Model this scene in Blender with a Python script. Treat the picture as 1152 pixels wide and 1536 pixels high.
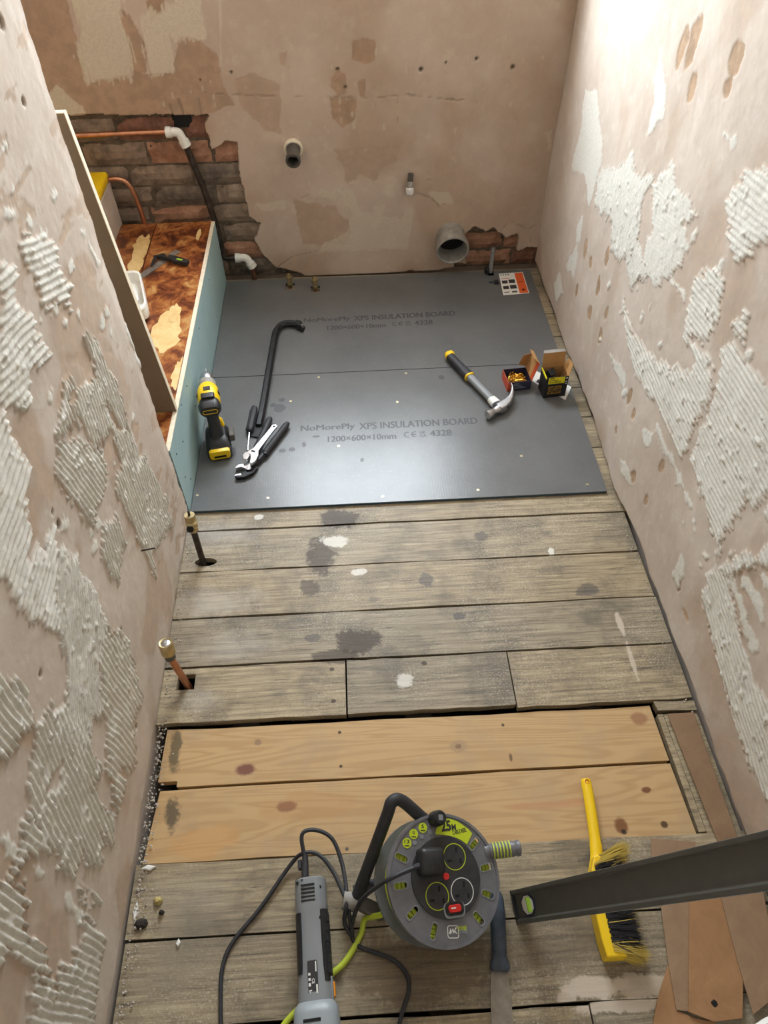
import bpy, bmesh, math, random
import numpy as np
from mathutils import Matrix, Vector
for o in list(bpy.data.objects): bpy.data.objects.remove(o)
SC = bpy.context.scene
COL = SC.collection
random.seed(5)
# ------------------------------------------------------------------ camera, sky, exposure
cd = bpy.data.cameras.new('camera'); cam = bpy.data.objects.new('camera', cd); COL.objects.link(cam)
cd.sensor_fit = 'VERTICAL'; cd.sensor_height = 36.0; cd.lens = 25.4862; cd.clip_start = .02
cam.matrix_world = Matrix.Translation((0.4957, -1.3838, 1.5685)) @ Matrix([[0.998407, 0.049167, -0.027683], [-0.055298, 0.755066, -0.653313], [-0.011219, 0.653803, 0.756582]]).to_4x4()
SC.camera = cam
wd = bpy.data.worlds.new('overcast_sky'); SC.world = wd; wd.use_nodes = True
bg = wd.node_tree.nodes['Background']; bg.inputs[0].default_value = (.86, .93, 1.0, 1); bg.inputs[1].default_value = 22.0
WIN = dict(x0=.02, x1=1.0, z0=.97, z1=2.12)          # window opening in the far wall
pl = bpy.data.lights.new('window_sky_portal', 'AREA'); pl.shape = 'RECTANGLE'; pl.size = WIN['x1']-WIN['x0']; pl.size_y = WIN['z1']-WIN['z0']
pl.cycles.is_portal = True
po = bpy.data.objects.new('window_sky_portal', pl); COL.objects.link(po)
po.location = ((WIN['x0']+WIN['x1'])/2, 1.40, (WIN['z0']+WIN['z1'])/2); po.rotation_euler = (math.radians(-90), 0, 0)
SC.view_settings.view_transform = 'Standard'; SC.view_settings.look = 'None'; SC.view_settings.gamma = 1.0
SC.view_settings.use_curve_mapping = False; SC.view_settings.exposure = 0.6

# ------------------------------------------------------------------ materials
def srgb(r, g, b):
    f = lambda c: (c/255/12.92 if c/255 <= .04045 else ((c/255+.055)/1.055)**2.4)
    return (f(r), f(g), f(b), 1)
class NT:
    def __init__(s, name):
        s.m = bpy.data.materials.new(name); s.m.use_nodes = True; s.t = s.m.node_tree; s.b = s.t.nodes['Principled BSDF']
    def n(s, typ, ins={}, **kw):
        nd = s.t.nodes.new('ShaderNode'+typ)
        for k, v in kw.items(): setattr(nd, k, v)
        for k, v in ins.items(): s.put(nd.inputs[k], v)
        return nd
    def put(s, sock, v):
        if isinstance(v, bpy.types.NodeSocket): s.t.links.new(v, sock)
        elif isinstance(v, bpy.types.Node): s.t.links.new(v.outputs[0], sock)
        else: sock.default_value = v
    def set(s, name, v): s.put(s.b.inputs[name], v)
    def coord(s, kind='Object', scale=(1, 1, 1)):
        src = s.n('NewGeometry').outputs['Position'] if kind == 'World' else s.n('TexCoord').outputs[kind]
        return s.n('Mapping', {'Vector': src, 'Scale': scale}).outputs[0]
    def noise(s, vec, scale, detail=5, rough=.6, dist=0):
        return s.n('TexNoise', {'Vector': vec, 'Scale': scale, 'Detail': detail, 'Roughness': rough, 'Distortion': dist}).outputs[0]
    def ramp(s, fac, stops):
        nd = s.n('ValToRGB', {'Fac': fac}); e = nd.color_ramp.elements
        while len(e) < len(stops): e.new(.5)
        for i, (p, c) in enumerate(stops): e[i].position = p; e[i].color = c if len(c) == 4 else (*c, 1)
        return nd.outputs[0]
    def mix(s, fac, a, b, mode='MIX'):
        nd = s.n('Mix', data_type='RGBA', blend_type=mode); s.put(nd.inputs[0], fac); s.put(nd.inputs[6], a); s.put(nd.inputs[7], b)
        return nd.outputs[2]
    def math(s, op, a, b=0.0, clamp=False):
        nd = s.n('Math', operation=op, use_clamp=clamp); s.put(nd.inputs[0], a); s.put(nd.inputs[1], b); return nd.outputs[0]
    def step(s, v, a, b):
        nd = s.n('MapRange', {'Value': v, 'From Min': a, 'From Max': b}); nd.interpolation_type = 'SMOOTHSTEP'; return nd.outputs[0]
    def bump(s, h, strength=.3, dist=.002):
        nd = s.n('Bump', {'Height': h, 'Strength': strength, 'Distance': dist}); s.set('Normal', nd)
    def spot(s, col, vec, c, r, color, amt, nz, soft=.5, wob=.5):
        d = s.n('VectorMath', {0: vec, 1: (c[0], c[1], 0)}, operation='SUBTRACT').outputs[0]
        d = s.n('VectorMath', {0: d, 1: (1/r[0], 1/r[1], 0)}, operation='MULTIPLY').outputs[0]
        l = s.n('VectorMath', {0: d}, operation='LENGTH').outputs['Value']
        l = s.math('ADD', l, s.math('MULTIPLY', s.math('SUBTRACT', nz, .5), wob*2))
        f = s.math('MULTIPLY', s.step(l, 1.0+soft*.5, 1.0-soft), amt)
        return s.mix(f, col, color)
def simple(name, c, rough=.5, metal=0, var=.0, scale=30, bump=0, spec=.5, c2=None, coat=0):
    t = NT(name); t.set('Roughness', rough); t.set('Metallic', metal); t.set('Specular IOR Level', spec)
    if var or c2:
        v = t.coord(); nz = t.noise(v, scale)
        lo = c2 or tuple(max(0, x*(1-var)) for x in c[:3])+(1,); hi = c if c2 else tuple(min(1, x*(1+var)) for x in c[:3])+(1,)
        t.set('Base Color', t.ramp(nz, [(.35, lo), (.65, hi)]))
        if bump: t.bump(nz, bump, .001)
    else: t.set('Base Color', c)
    if coat: t.set('Coat Weight', coat)
    return t.m
MT = {}
def plaster_wall(name, pinkA, pinkB, tan, adhes):
    # colours of the coats themselves; which coat shows where comes from the mesh attribute "coats"
    t = NT(name); w = t.coord('World'); a = t.n('Attribute', attribute_name='coats')
    sp = t.n('SeparateColor', {'Color': a.outputs['Color']})
    R_, G_, B_ = sp.outputs[0], sp.outputs[1], sp.outputs[2]; A_ = a.outputs['Alpha']
    n1 = t.noise(w, 3.0, 6, .65); n2 = t.noise(w, 22, 6, .7); n3 = t.noise(w, 160, 3)
    c = t.ramp(n1, [(.35, pinkA), (.65, pinkB)])
    c = t.mix(t.math('MULTIPLY', t.step(n2, .5, .72), .35), c, adhes)
    c = t.mix(t.math('MULTIPLY', t.step(n2, .42, .25), .3), c, tan)
    ct = t.mix(t.step(n2, .35, .65), tan, tuple(x*.72 for x in tan[:3])+(1,))
    c = t.mix(G_, c, ct)
    ca = t.mix(t.step(n3, .3, .7), adhes, tuple(x*.86 for x in adhes[:3])+(1,))
    c = t.mix(R_, c, ca)
    dk = t.mix(t.step(n2, .35, .6), srgb(78, 68, 58), srgb(112, 98, 82))
    c = t.mix(B_, c, dk)
    t.set('Base Color', c); t.set('Roughness', .85); t.set('Specular IOR Level', .25)
    t.bump(t.math('ADD', t.math('MULTIPLY', n3, .35), n2), .25, .002)
    return t.m
MT['wall_side'] = plaster_wall('old_pink_plaster_pale', srgb(192, 176, 161), srgb(209, 196, 183), srgb(188, 159, 131), srgb(226, 223, 213))
MT['wall_back'] = plaster_wall('old_pink_plaster_tan', srgb(184, 163, 145), srgb(200, 181, 164), srgb(178, 146, 118), srgb(212, 200, 178))
def old_wood(name, spots):
    t = NT(name); oi = t.n('ObjectInfo').outputs['Random']
    w = t.coord('World'); g = t.coord('World', (1.6, 34, 34)); off = t.n('CombineXYZ', {0: t.math('MULTIPLY', oi, 40), 1: t.math('MULTIPLY', oi, 17)})
    g = t.n('VectorMath', {0: g, 1: off}, operation='ADD').outputs[0]
    n1 = t.noise(g, 4.0, 6, .7, .6); n2 = t.noise(w, 7, 6, .7); n3 = t.noise(w, 60, 4, .7); n4 = t.noise(g, 14, 4, .6); n5 = t.noise(w, 24, 6, .78, .4)
    c = t.ramp(n1, [(.3, srgb(108, 99, 86)), (.5, srgb(165, 152, 130)), (.72, srgb(202, 189, 165))])
    c = t.mix(t.math('MULTIPLY', t.step(n2, .45, .66), .62), c, t.mix(n3, srgb(74, 69, 64), srgb(124, 117, 106)))
    c = t.mix(t.math('MULTIPLY', t.step(n4, .62, .74), .6), c, srgb(74, 63, 52))
    c = t.mix(t.math('MULTIPLY', t.step(n3, .62, .72), .28), c, srgb(205, 200, 190))
    pl_t = t.ramp(oi, [(0, srgb(222, 220, 216)), (.5, srgb(255, 248, 232)), (1, srgb(240, 232, 216))]); c = t.mix(1.0, c, pl_t, 'MULTIPLY')
    dust = t.noise(w, 210, 4, .75); dz = t.noise(w, 3.2, 5, .6)
    c = t.mix(t.math('MULTIPLY', t.math('MULTIPLY', t.step(dust, .52, .66), t.step(dz, .42, .62)), .65), c, srgb(206, 200, 190))
    c = t.mix(t.math('MULTIPLY', t.math('MULTIPLY', t.step(dust, .46, .34), t.step(n5, .45, .6)), .6), c, srgb(70, 62, 54))
    ck = t.noise(t.n('VectorMath', {0: t.coord('World', (2.2, 60, 60)), 1: off}, operation='ADD').outputs[0], 2.2, 5, .6, .3); c = t.mix(t.math('MULTIPLY', t.step(ck, .64, .7), .75), c, srgb(60, 52, 44))
    for s in spots: c = t.spot(c, w, *s[:4], n5, .22 if s[3] > .55 else .9, 1.15)
    t.set('Base Color', c); t.set('Roughness', t.mix(n2, (.42, .42, .42, 1), (.58, .58, .58, 1))); t.set('Specular IOR Level', .45)
    t.bump(t.math('ADD', n1, t.math('MULTIPLY', n4, .6)), .4, .0013)
    return t.m
DK = srgb(62, 46, 28); SHW = srgb(92, 86, 80); PW = srgb(226, 222, 212); KN = srgb(72, 68, 68); PK = srgb(205, 190, 172)
osp = []
for (x, y), r, col, am in [((0.4232, -0.046), (.06, .036), DK, .88), ((0.3742, -0.1717), (.042, .06), DK, .8), ((0.3445, -0.2801), (.03, .026), DK, .7), ((0.462, -0.4481), (.055, .036), DK, .88),
        ((0.4119, -0.4879), (.06, .02), DK, .75), ((0.4073, -0.1273), (.035, .022), PW, .85), ((0.4738, -0.2364), (.02, .012), PW, .8), ((0.1956, -0.0262), (.014, .01), PW, .8),
        ((0.5714, -0.5605), (.02, .02), PW, .75), ((0.0951, -0.3125), (.12, .05), srgb(196, 188, 178), .45), ((0.0907, -0.0783), (.11, .05), srgb(176, 170, 166), .5), ((0.1572, -0.4443), (.1, .04), srgb(190, 182, 172), .4),
        ((1.1247, -0.4373), (.008, .035), PK, .8), ((1.126, -0.5411), (.006, .05), PK, .75), ((0.9995, -0.2026), (.008, .014), PW, .9), ((0.4003, -0.5217), (.006, .005), DK, .9), ((0.4027, -0.6051), (.006, .005), DK, .9), ((0.6229, -0.5192), (.006, .005), DK, .9), ((0.9429, -0.9834), (.05, .02), KN, .6), ((1.3087, -0.1084), (.03, .02), KN, .5), ((1, -0.137), (.02, .012), KN, .5), ((0.5089, -0.3282), (.016, .01), KN, .5), ((0.2773, -0.5771), (.02, .012), KN, .4),
        ((0.6525, -0.2739), (.02, .02), KN, .7), ((0.7262, -0.3926), (.018, .012), KN, .7), ((1.0654, -0.332), (.03, .02), KN, .6), ((0.3546, -0.4319), (.02, .012), KN, .6), ((0.8137, -0.1369), (.02, .018), KN, .6),
        ((0.0905, -0.5827), (.05, .03), srgb(176, 170, 160), .4), ((0.1244, -1.009), (.09, .05), srgb(168, 160, 146), .4), ((0.1002, -1.1198), (.09, .06), srgb(160, 148, 126), .5), ((0.182, -1.0699), (.12, .05), srgb(110, 102, 94), .4),
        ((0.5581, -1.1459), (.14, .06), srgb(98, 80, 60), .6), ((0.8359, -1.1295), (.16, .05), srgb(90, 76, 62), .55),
        ((0.8699, -1.1971), (.06, .018), PK, .88), ((0.9112, -1.2257), (.09, .012), PK, .85), ((0.955, -1.1999), (.05, .02), PK, .7), ((0.8182, -1.2094), (.02, .012), PK, .8)]:
    osp.append(((x, y), r, col, am))
MT['old_wood'] = old_wood('weathered_grey_floorboard', osp)
def pine(name):
    t = NT(name); oi = t.n('ObjectInfo').outputs['Random']; w = t.coord('World')
    off = t.n('CombineXYZ', {0: t.math('MULTIPLY', oi, 9), 1: oi})
    g = t.n('VectorMath', {0: t.coord('World', (.55, 6.5, 6)), 1: off}, operation='ADD').outputs[0]
    n1 = t.noise(g, 1.6, 3, .5, .5); rings = t.math('SINE', t.math('MULTIPLY', n1, 110))
    fine = t.noise(t.coord('World', (4, 160, 160)), 3, 4, .6); n2 = t.noise(w, 9, 5, .65); n3 = t.noise(w, 60, 4, .7); n6 = t.noise(w, 34, 6, .75, .5)
    c = t.mix(t.step(rings, -.6, 1.2), srgb(196, 162, 114), srgb(182, 146, 98))
    c = t.mix(t.math('MULTIPLY', fine, .35), c, srgb(206, 174, 134))
    c = t.mix(t.math('MULTIPLY', t.step(n2, .45, .7), .5), c, srgb(176, 152, 120))
    K = srgb(122, 76, 62)
    for (p_, r, col, am, nz) in [((0.2066, -0.7513), (.023, .013), K, .95, n3), ((0.2308, -0.6903), (.009, .008), srgb(150, 122, 92), .9, n3), ((0.3, -0.8373), (.024, .012), K, .95, n3), ((0.6817, -0.7268), (.022, .016), srgb(170, 142, 108), .8, n3),
            ((0.6817, -0.7268), (.008, .006), srgb(126, 96, 70), .8, n3), ((1.0726, -0.848), (.011, .007), srgb(120, 74, 46), .95, n3), ((0.9987, -0.918), (.015, .018), srgb(120, 74, 40), .9, n3), ((1.001, -0.9301), (.006, .006), srgb(48, 36, 28), .9, n3),
            ((1.089, -0.9207), (.008, .008), srgb(70, 48, 32), .9, n3), ((0.7946, -0.7596), (.004, .01), srgb(96, 70, 46), .8, n3), ((0.4173, -0.7565), (.004, .004), srgb(50, 36, 26), .9, n3), ((0.4156, -0.6778), (.004, .004), srgb(50, 36, 26), .9, n3), ((0.7894, -0.6829), (.004, .004), srgb(50, 36, 26), .9, n3),
            ((0.0462, -0.6932), (.014, .06), srgb(96, 84, 62), .85, n6), ((0.0575, -0.8422), (.016, .04), srgb(86, 76, 60), .85, n6), ((0.1251, -0.897), (.08, .03), srgb(206, 150, 88), .4, n2), ((1.1037, -0.6858), (.02, .016), srgb(150, 100, 70), .7, n3),
            ((0.8658, -0.8666), (.1, .012), srgb(196, 142, 104), .45, n2), ((0.4238, -0.9429), (.005, .004), srgb(70, 70, 72), .9, n3), ((0.4268, -0.9303), (.004, .004), srgb(76, 76, 78), .9, n3), ((0.358, -0.8407), (.1, .03), srgb(188, 138, 88), .35, n2)]:
        c = t.spot(c, w, p_, r, col, am, nz, .35, .35 if nz is n3 else 1.2)
    t.set('Base Color', c); t.set('Roughness', .55); t.set('Specular IOR Level', .35); t.bump(t.math('ADD', fine, t.math('MULTIPLY', rings, .1)), .15, .001)
    return t.m
MT['pine'] = pine('new_pine_floorboard')
def mottled(name, stops, scale, rough, bump=.1, dist=1.2, kind='Object', det=7):
    t = NT(name); v = t.coord(kind); n = t.noise(v, scale, det, .68, dist)
    t.set('Base Color', t.ramp(n, stops)); t.set('Roughness', rough); t.bump(t.noise(v, scale*6, 4), bump, .001); return t.m
MT['deck'] = mottled('resin_stained_board', [(.3, srgb(58, 30, 24)), (.42, srgb(98, 50, 30)), (.5, srgb(142, 80, 42)), (.57, srgb(168, 108, 58)), (.64, srgb(190, 146, 90))], 17, .3, .12, .5)
MT['brick_orange'] = mottled('orange_brick', [(.3, srgb(124, 90, 70)), (.55, srgb(166, 122, 96)), (.72, srgb(186, 150, 124))], 26, .9, .5, .3)
MT['brick_brown'] = mottled('dull_brown_brick', [(.3, srgb(98, 84, 70)), (.52, srgb(140, 121, 103)), (.72, srgb(168, 149, 128))], 22, .9, .5, .3)
MT['brick_red'] = mottled('dark_red_brick', [(.3, srgb(92, 64, 52)), (.55, srgb(136, 94, 76)), (.75, srgb(156, 120, 100))], 24, .9, .5, .3)
MT['brick_sooty'] = mottled('sooty_brick', [(.3, srgb(70, 62, 56)), (.55, srgb(120, 106, 92)), (.75, srgb(146, 130, 112))], 20, .9, .5, .3)
MT['mortar'] = mottled('grey_mortar', [(.3, srgb(82, 74, 64)), (.7, srgb(140, 126, 106))], 40, .95, .6, .3)
MT['void'] = simple('dusty_subfloor', srgb(52, 46, 40), .95, 0, .3, 20)
MT['paint'] = simple('white_wall_paint', srgb(226, 220, 210), .8)
MT['upvc'] = simple('white_window_frame', srgb(235, 236, 236), .4)
def glass_mat():
    t = NT('window_glass'); t.t.nodes.remove(t.b); out = [n for n in t.t.nodes if n.type == 'OUTPUT_MATERIAL'][0]
    tr = t.n('BsdfTransparent', {'Color': (.96, .97, .97, 1)}); gl = t.n('BsdfGlossy', {'Roughness': .02}); fr = .05
    mx = t.n('MixShader', {0: fr, 1: tr, 2: gl}); t.t.links.new(mx.outputs[0], out.inputs[0]); return t.m
MT['glass'] = glass_mat()

# ------------------------------------------------------------------ mesh helpers
RM = {}
def frame(o, x=None, z=None, y=None):
    # matrix with origin o; two of the axes given
    V = Vector
    if x is not None and z is not None: x = V(x).normalized(); y = V(z).cross(x).normalized(); z = x.cross(y)
    elif x is not None and y is not None: x = V(x).normalized(); z = x.cross(V(y)).normalized(); y = z.cross(x)
    elif y is not None and z is not None: y = V(y).normalized(); x = y.cross(V(z)).normalized(); z = x.cross(y)
    m = Matrix((x, y, z)).transposed().to_4x4(); m.translation = V(o); return m
def rotz(a): return Matrix.Rotation(a, 4, 'Z')
def T(x, y=0, z=0): return Matrix.Translation((x, y, z))
def spline(pts, n=8):
    P = [Vector(p) for p in pts]; P = [2*P[0]-P[1]]+P+[2*P[-1]-P[-2]]; out = []
    for i in range(1, len(P)-2):
        a, b, c, d = P[i-1:i+3]
        for k in range(n):
            t = k/n; out.append(.5*((2*b)+(c-a)*t+(2*a-5*b+4*c-d)*t*t+(3*b-a-3*c+d)*t**3))
    out.append(P[-2]); return out
class MB:
    def __init__(s, M=None): s.v = []; s.f = []; s.M = M or Matrix()
    def add(s, vs, fs, M=None):
        M = s.M @ (M or Matrix()); o = len(s.v); s.v += [M @ Vector(v) for v in vs]; s.f += [[o+i for i in f] for f in fs]; return s
    def box(s, c, d, M=None):
        x, y, z = (k/2 for k in d); vs = [(c[0]+i*x, c[1]+j*y, c[2]+k*z) for i in (-1, 1) for j in (-1, 1) for k in (-1, 1)]
        return s.add(vs, [(0, 1, 3, 2), (4, 6, 7, 5), (0, 4, 5, 1), (2, 3, 7, 6), (0, 2, 6, 4), (1, 5, 7, 3)], M)
    def b2(s, a, b, M=None): return s.box([(p+q)/2 for p, q in zip(a, b)], [abs(q-p) for p, q in zip(a, b)], M)
    def loft(s, secs, M=None, caps=True):
        n = len(secs[0]); vs = [p for q in secs for p in q]; fs = []
        for i in range(len(secs)-1):
            for k in range(n): fs.append((i*n+k, i*n+(k+1) % n, (i+1)*n+(k+1) % n, (i+1)*n+k))
        if caps: fs += [tuple(range(n-1, -1, -1)), tuple((len(secs)-1)*n+k for k in range(n))]
        return s.add(vs, fs, M)
    def prism(s, poly, z0, z1, M=None): return s.loft([[(x, y, z0) for x, y in poly], [(x, y, z1) for x, y in poly]], M)
    def lathe(s, prof, n=20, M=None):
        # prof: (radius, height) along local z; closed at both ends
        return s.loft([[(r*math.cos(2*math.pi*k/n), r*math.sin(2*math.pi*k/n), z) for k in range(n)] for r, z in prof], M)
    def cyl(s, a, b, r, r2=None, n=16):
        a = Vector(a); b = Vector(b); d = b-a; up = Vector((0, 1, .1)) if abs(d.normalized().z) > .9 else Vector((0, 0, 1))
        return s.lathe([(r, 0), (r2 if r2 is not None else r, d.length)], n, frame(a, z=d, y=up.cross(d).cross(d) if 0 else None, x=d.cross(up)))
    def tube(s, pts, r, n=10, flat=None):
        P = [Vector(p) for p in pts]; secs = []; prev = None
        for i, p in enumerate(P):
            d = (P[min(i+1, len(P)-1)]-P[max(i-1, 0)]).normalized()
            if prev is None: u = d.cross(Vector((0, 0, 1)) if abs(d.z) < .9 else Vector((1, 0, 0))).normalized()
            else: u = (prev-d*prev.dot(d)).normalized()
            prev = u; w = d.cross(u); rr = r[i] if isinstance(r, (list, tuple)) else r; fl = flat[i] if flat else 1
            secs.append([p+u*(rr*math.cos(2*math.pi*k/n))+w*(rr*fl*math.sin(2*math.pi*k/n)) for k in range(n)])
        return s.loft(secs)
    def ball(s, c, r, n=12):
        m = n//2; rr = r if isinstance(r, (tuple, list)) else (r, r, r)
        return s.loft([[(c[0]+rr[0]*math.sin(math.pi*i/m)*math.cos(2*math.pi*k/n), c[1]+rr[1]*math.sin(math.pi*i/m)*math.sin(2*math.pi*k/n), c[2]-rr[2]*math.cos(math.pi*i/m)) for k in range(n)] for i in [.02]+list(range(1, m))+[m-.02]])
    def build(s, name, mat, parent=None, local=False, smooth=False, bev=0, seg=2, base=None):
        vs = s.v
        if parent is not None:
            if not local:
                inv = RM[parent.name].inverted(); vs = [inv @ v for v in vs]
            off = None
        else:
            xs = [v.x for v in vs]; ys = [v.y for v in vs]; zs = [v.z for v in vs]
            off = Vector(base) if base else Vector(((min(xs)+max(xs))/2, (min(ys)+max(ys))/2, min(zs))); vs = [v-off for v in vs]
        me = bpy.data.meshes.new(name); me.from_pydata([tuple(v) for v in vs], [], s.f); me.update()
        bm = bmesh.new(); bm.from_mesh(me); bmesh.ops.recalc_face_normals(bm, faces=bm.faces); bm.to_mesh(me); bm.free()
        me.materials.append(MT[mat] if isinstance(mat, str) else mat)
        o = bpy.data.objects.new(name, me); COL.objects.link(o)
        if smooth:
            for p in me.polygons: p.use_smooth = True
            try: me.set_sharp_from_angle(angle=math.radians(38))
            except Exception: pass
        if bev:
            b = o.modifiers.new('bevel', 'BEVEL'); b.width = bev; b.segments = seg; b.limit_method = 'ANGLE'; b.angle_limit = math.radians(35)
        if off is not None: o.location = off; RM[o.name] = Matrix.Translation(off)
        if parent is not None: o.parent = parent; RM[o.name] = RM[parent.name].copy()
        return o
def tag(o, label=None, cat=None, group=None, kind=None):
    if label: o['label'] = label
    if cat: o['category'] = cat
    if group: o['group'] = group
    if kind: o['kind'] = kind
    return o
def thing(name, loc, label, cat, rz=0, group=None):
    o = bpy.data.objects.new(name, None); COL.objects.link(o); o.location = loc; o.rotation_euler = (0, 0, rz); o.empty_display_size = .05
    RM[o.name] = Matrix.Translation(loc) @ rotz(rz); return tag(o, label, cat, group)
def struct(name, loc=(0, 0, 0)):
    o = bpy.data.objects.new(name, None); COL.objects.link(o); o.location = loc; RM[o.name] = Matrix.Translation(loc); o['kind'] = 'structure'; return o
def rrect(w, h, r, n=4, cx=0, cy=0):
    r = min(r, w/2*.999, h/2*.999); out = []
    for (sx, sy, a0) in ((1, 1, 0), (-1, 1, 90), (-1, -1, 180), (1, -1, 270)):
        for k in range(n+1):
            a = math.radians(a0+90*k/n); out.append((cx+sx*(w/2-r)+r*math.cos(a), cy+sy*(h/2-r)+r*math.sin(a)))
    return out
def flat_curve(polys, extrude=0):
    # filled 2D outline with holes -> (verts, faces)
    cu = bpy.data.curves.new('c', 'CURVE'); cu.dimensions = '2D'; cu.fill_mode = 'BOTH'; cu.extrude = extrude
    for p in polys:
        sp = cu.splines.new('POLY'); sp.points.add(len(p)-1); sp.use_cyclic_u = True
        for i, q in enumerate(p): sp.points[i].co = (q[0], q[1], 0, 1)
    return _curve_mesh(cu)
def _curve_mesh(cu):
    o = bpy.data.objects.new('c', cu); COL.objects.link(o); bpy.context.view_layer.update()
    me = bpy.data.meshes.new_from_object(o.evaluated_get(bpy.context.evaluated_depsgraph_get()))
    vs = [tuple(v.co) for v in me.vertices]; fs = [tuple(p.vertices) for p in me.polygons]
    bpy.data.objects.remove(o); bpy.data.curves.remove(cu); bpy.data.meshes.remove(me); return vs, fs
def text_geo(s, w, h, bold=.0, ox=0, oy=0, track=1.0):
    # lettering scaled to width w and height h, lower left corner at (ox, oy)
    cu = bpy.data.curves.new('t', 'FONT'); cu.body = s; cu.offset = bold; cu.resolution_u = 3; cu.space_character = track
    vs, fs = _curve_mesh(cu); xs = [v[0] for v in vs]; ys = [v[1] for v in vs]
    kx = w/(max(xs)-min(xs)); ky = h/(max(ys)-min(ys))
    return [((v[0]-min(xs))*kx+ox, (v[1]-min(ys))*ky+oy, 0) for v in vs], fs
def circ(r, n=32, cx=0, cy=0, a0=0): return [(cx+r*math.cos(a0+2*math.pi*k/n), cy+r*math.sin(a0+2*math.pi*k/n)) for k in range(n)]
def blob(c, r, n=14, j=.3, seed=0):
    rd = random.Random(seed); rr = r if isinstance(r, tuple) else (r, r)
    return [(c[0]+rr[0]*(1+rd.uniform(-j, j))*math.cos(2*math.pi*k/n), c[1]+rr[1]*(1+rd.uniform(-j, j))*math.sin(2*math.pi*k/n)) for k in range(n)]

# ------------------------------------------------------------------ relief walls
def vn(x, y, seed):
    xi = np.floor(x); yi = np.floor(y); fx = x-xi; fy = y-yi; fx = fx*fx*(3-2*fx); fy = fy*fy*(3-2*fy)
    def h(i, j):
        v = np.sin(i*127.1+j*311.7+seed*74.7)*43758.5453; return v-np.floor(v)
    return (h(xi, yi)*(1-fx)+h(xi+1, yi)*fx)*(1-fy)+(h(xi, yi+1)*(1-fx)+h(xi+1, yi+1)*fx)*fy
def fbm(x, y, seed, o=4):
    s = 0; a = .5
    for k in range(o): s = s+a*vn(x*2**k, y*2**k, seed+k*3.1); a *= .5
    return s/(1-.5**o)
def sdf(U, V, poly):
    # positive inside
    d = np.full(U.shape, 9.0); ins = np.zeros(U.shape, bool); n = len(poly)
    for i in range(n):
        (ax, ay), (bx, by) = poly[i], poly[(i+1) % n]; ex, ey = bx-ax, by-ay; L = ex*ex+ey*ey+1e-12
        t = np.clip(((U-ax)*ex+(V-ay)*ey)/L, 0, 1); d = np.minimum(d, np.hypot(U-ax-t*ex, V-ay-t*ey))
        c = (ay > V) != (by > V); ins ^= c & (U < ex*(V-ay)/(ey if abs(ey) > 1e-9 else 1e-9)+ax)
    return np.where(ins, d, -d)
def sst(a, b, x):
    t = np.clip((x-a)/(b-a), 0, 1); return t*t*(3-2*t)
def sub(U, V, poly, pad=.03):
    us = [p[0] for p in poly]; vs = [p[1] for p in poly]; u = U[0]; v = V[:, 0]
    i0, i1 = np.searchsorted(v, [min(vs)-pad, max(vs)+pad]); j0, j1 = np.searchsorted(u, [min(us)-pad, max(us)+pad]); return slice(i0, i1), slice(j0, j1)
def patch(U, V, A, H, poly, d, pitch=.012, ridge=.0032, base=.0016, jag=.008, seed=0, bare=False):
    sl = sub(U, V, poly); u = U[sl]; v = V[sl]
    if u.size == 0: return
    D = sdf(u, v, poly)+(fbm(u*32, v*32, seed)-.5)*.036+(fbm(u*140, v*140, seed+5)-.5)*.014
    if bare:
        m = sst(-.0015, .0015, D); A[sl] *= 1-m; H[sl] *= 1-m; return
    if d is not None:
        l = math.hypot(*d); dx, dy = d[0]/l, d[1]/l
        s = (-u*dy+v*dx)/pitch+(fbm(u*9, v*9, seed+1)-.5)*1.3; k = np.floor(s); fr = s-k
        r = np.clip(1.15-np.abs(fr-.5)*3.0, 0, 1)
        hh = np.sin(k*91.7+seed)*4371.3; hh = hh-np.floor(hh)
        D = D+(r-.55)*jag+(hh-.5)*jag*1.2
        brk = .25+.75*sst(.18, .36, fbm(u*30, v*30, seed+11)); hgt = base*(.6+.8*fbm(u*60, v*60, seed+13))+ridge*r*brk*(.6+.8*fbm(u*32, v*32, seed+2))+.0028*sst(.68, .78, fbm(u*75, v*75, seed+7))+.0014*(fbm(u*190, v*190, seed+8)-.5)
    else: hgt = base*(.6+.8*fbm(u*40, v*40, seed+2))
    m = sst(-.0013, .0013, D); A[sl] = np.maximum(A[sl], m); H[sl] = np.maximum(H[sl], m*hgt)
def relief(name, us, vs, H, coats, place, mat, parent, flip):
    U, V = np.meshgrid(us, vs); P = np.stack(place(U, V, H), -1).reshape(-1, 3).astype(np.float32)
    nv, nu = U.shape; idx = np.arange(nu*nv, dtype=np.int32).reshape(nv, nu)
    q = np.stack([idx[:-1, :-1], idx[:-1, 1:], idx[1:, 1:], idx[1:, :-1]], -1).reshape(-1, 4)
    if flip: q = q[:, ::-1]
    me = bpy.data.meshes.new(name); n = len(q)
    me.vertices.add(len(P)); me.vertices.foreach_set('co', P.ravel()); me.loops.add(n*4); me.loops.foreach_set('vertex_index', q.ravel())
    me.polygons.add(n); me.polygons.foreach_set('loop_start', np.arange(0, n*4, 4, dtype=np.int32)); me.update(calc_edges=True)
    me.polygons.foreach_set('use_smooth', np.ones(n, bool))
    at = me.attributes.new('coats', 'FLOAT_COLOR', 'POINT'); at.data.foreach_set('color', np.stack(coats, -1).astype(np.float32).ravel())
    me.materials.append(MT[mat]); o = bpy.data.objects.new(name, me); COL.objects.link(o); o.parent = parent; return o
def shift(n, w): return n*w

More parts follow.
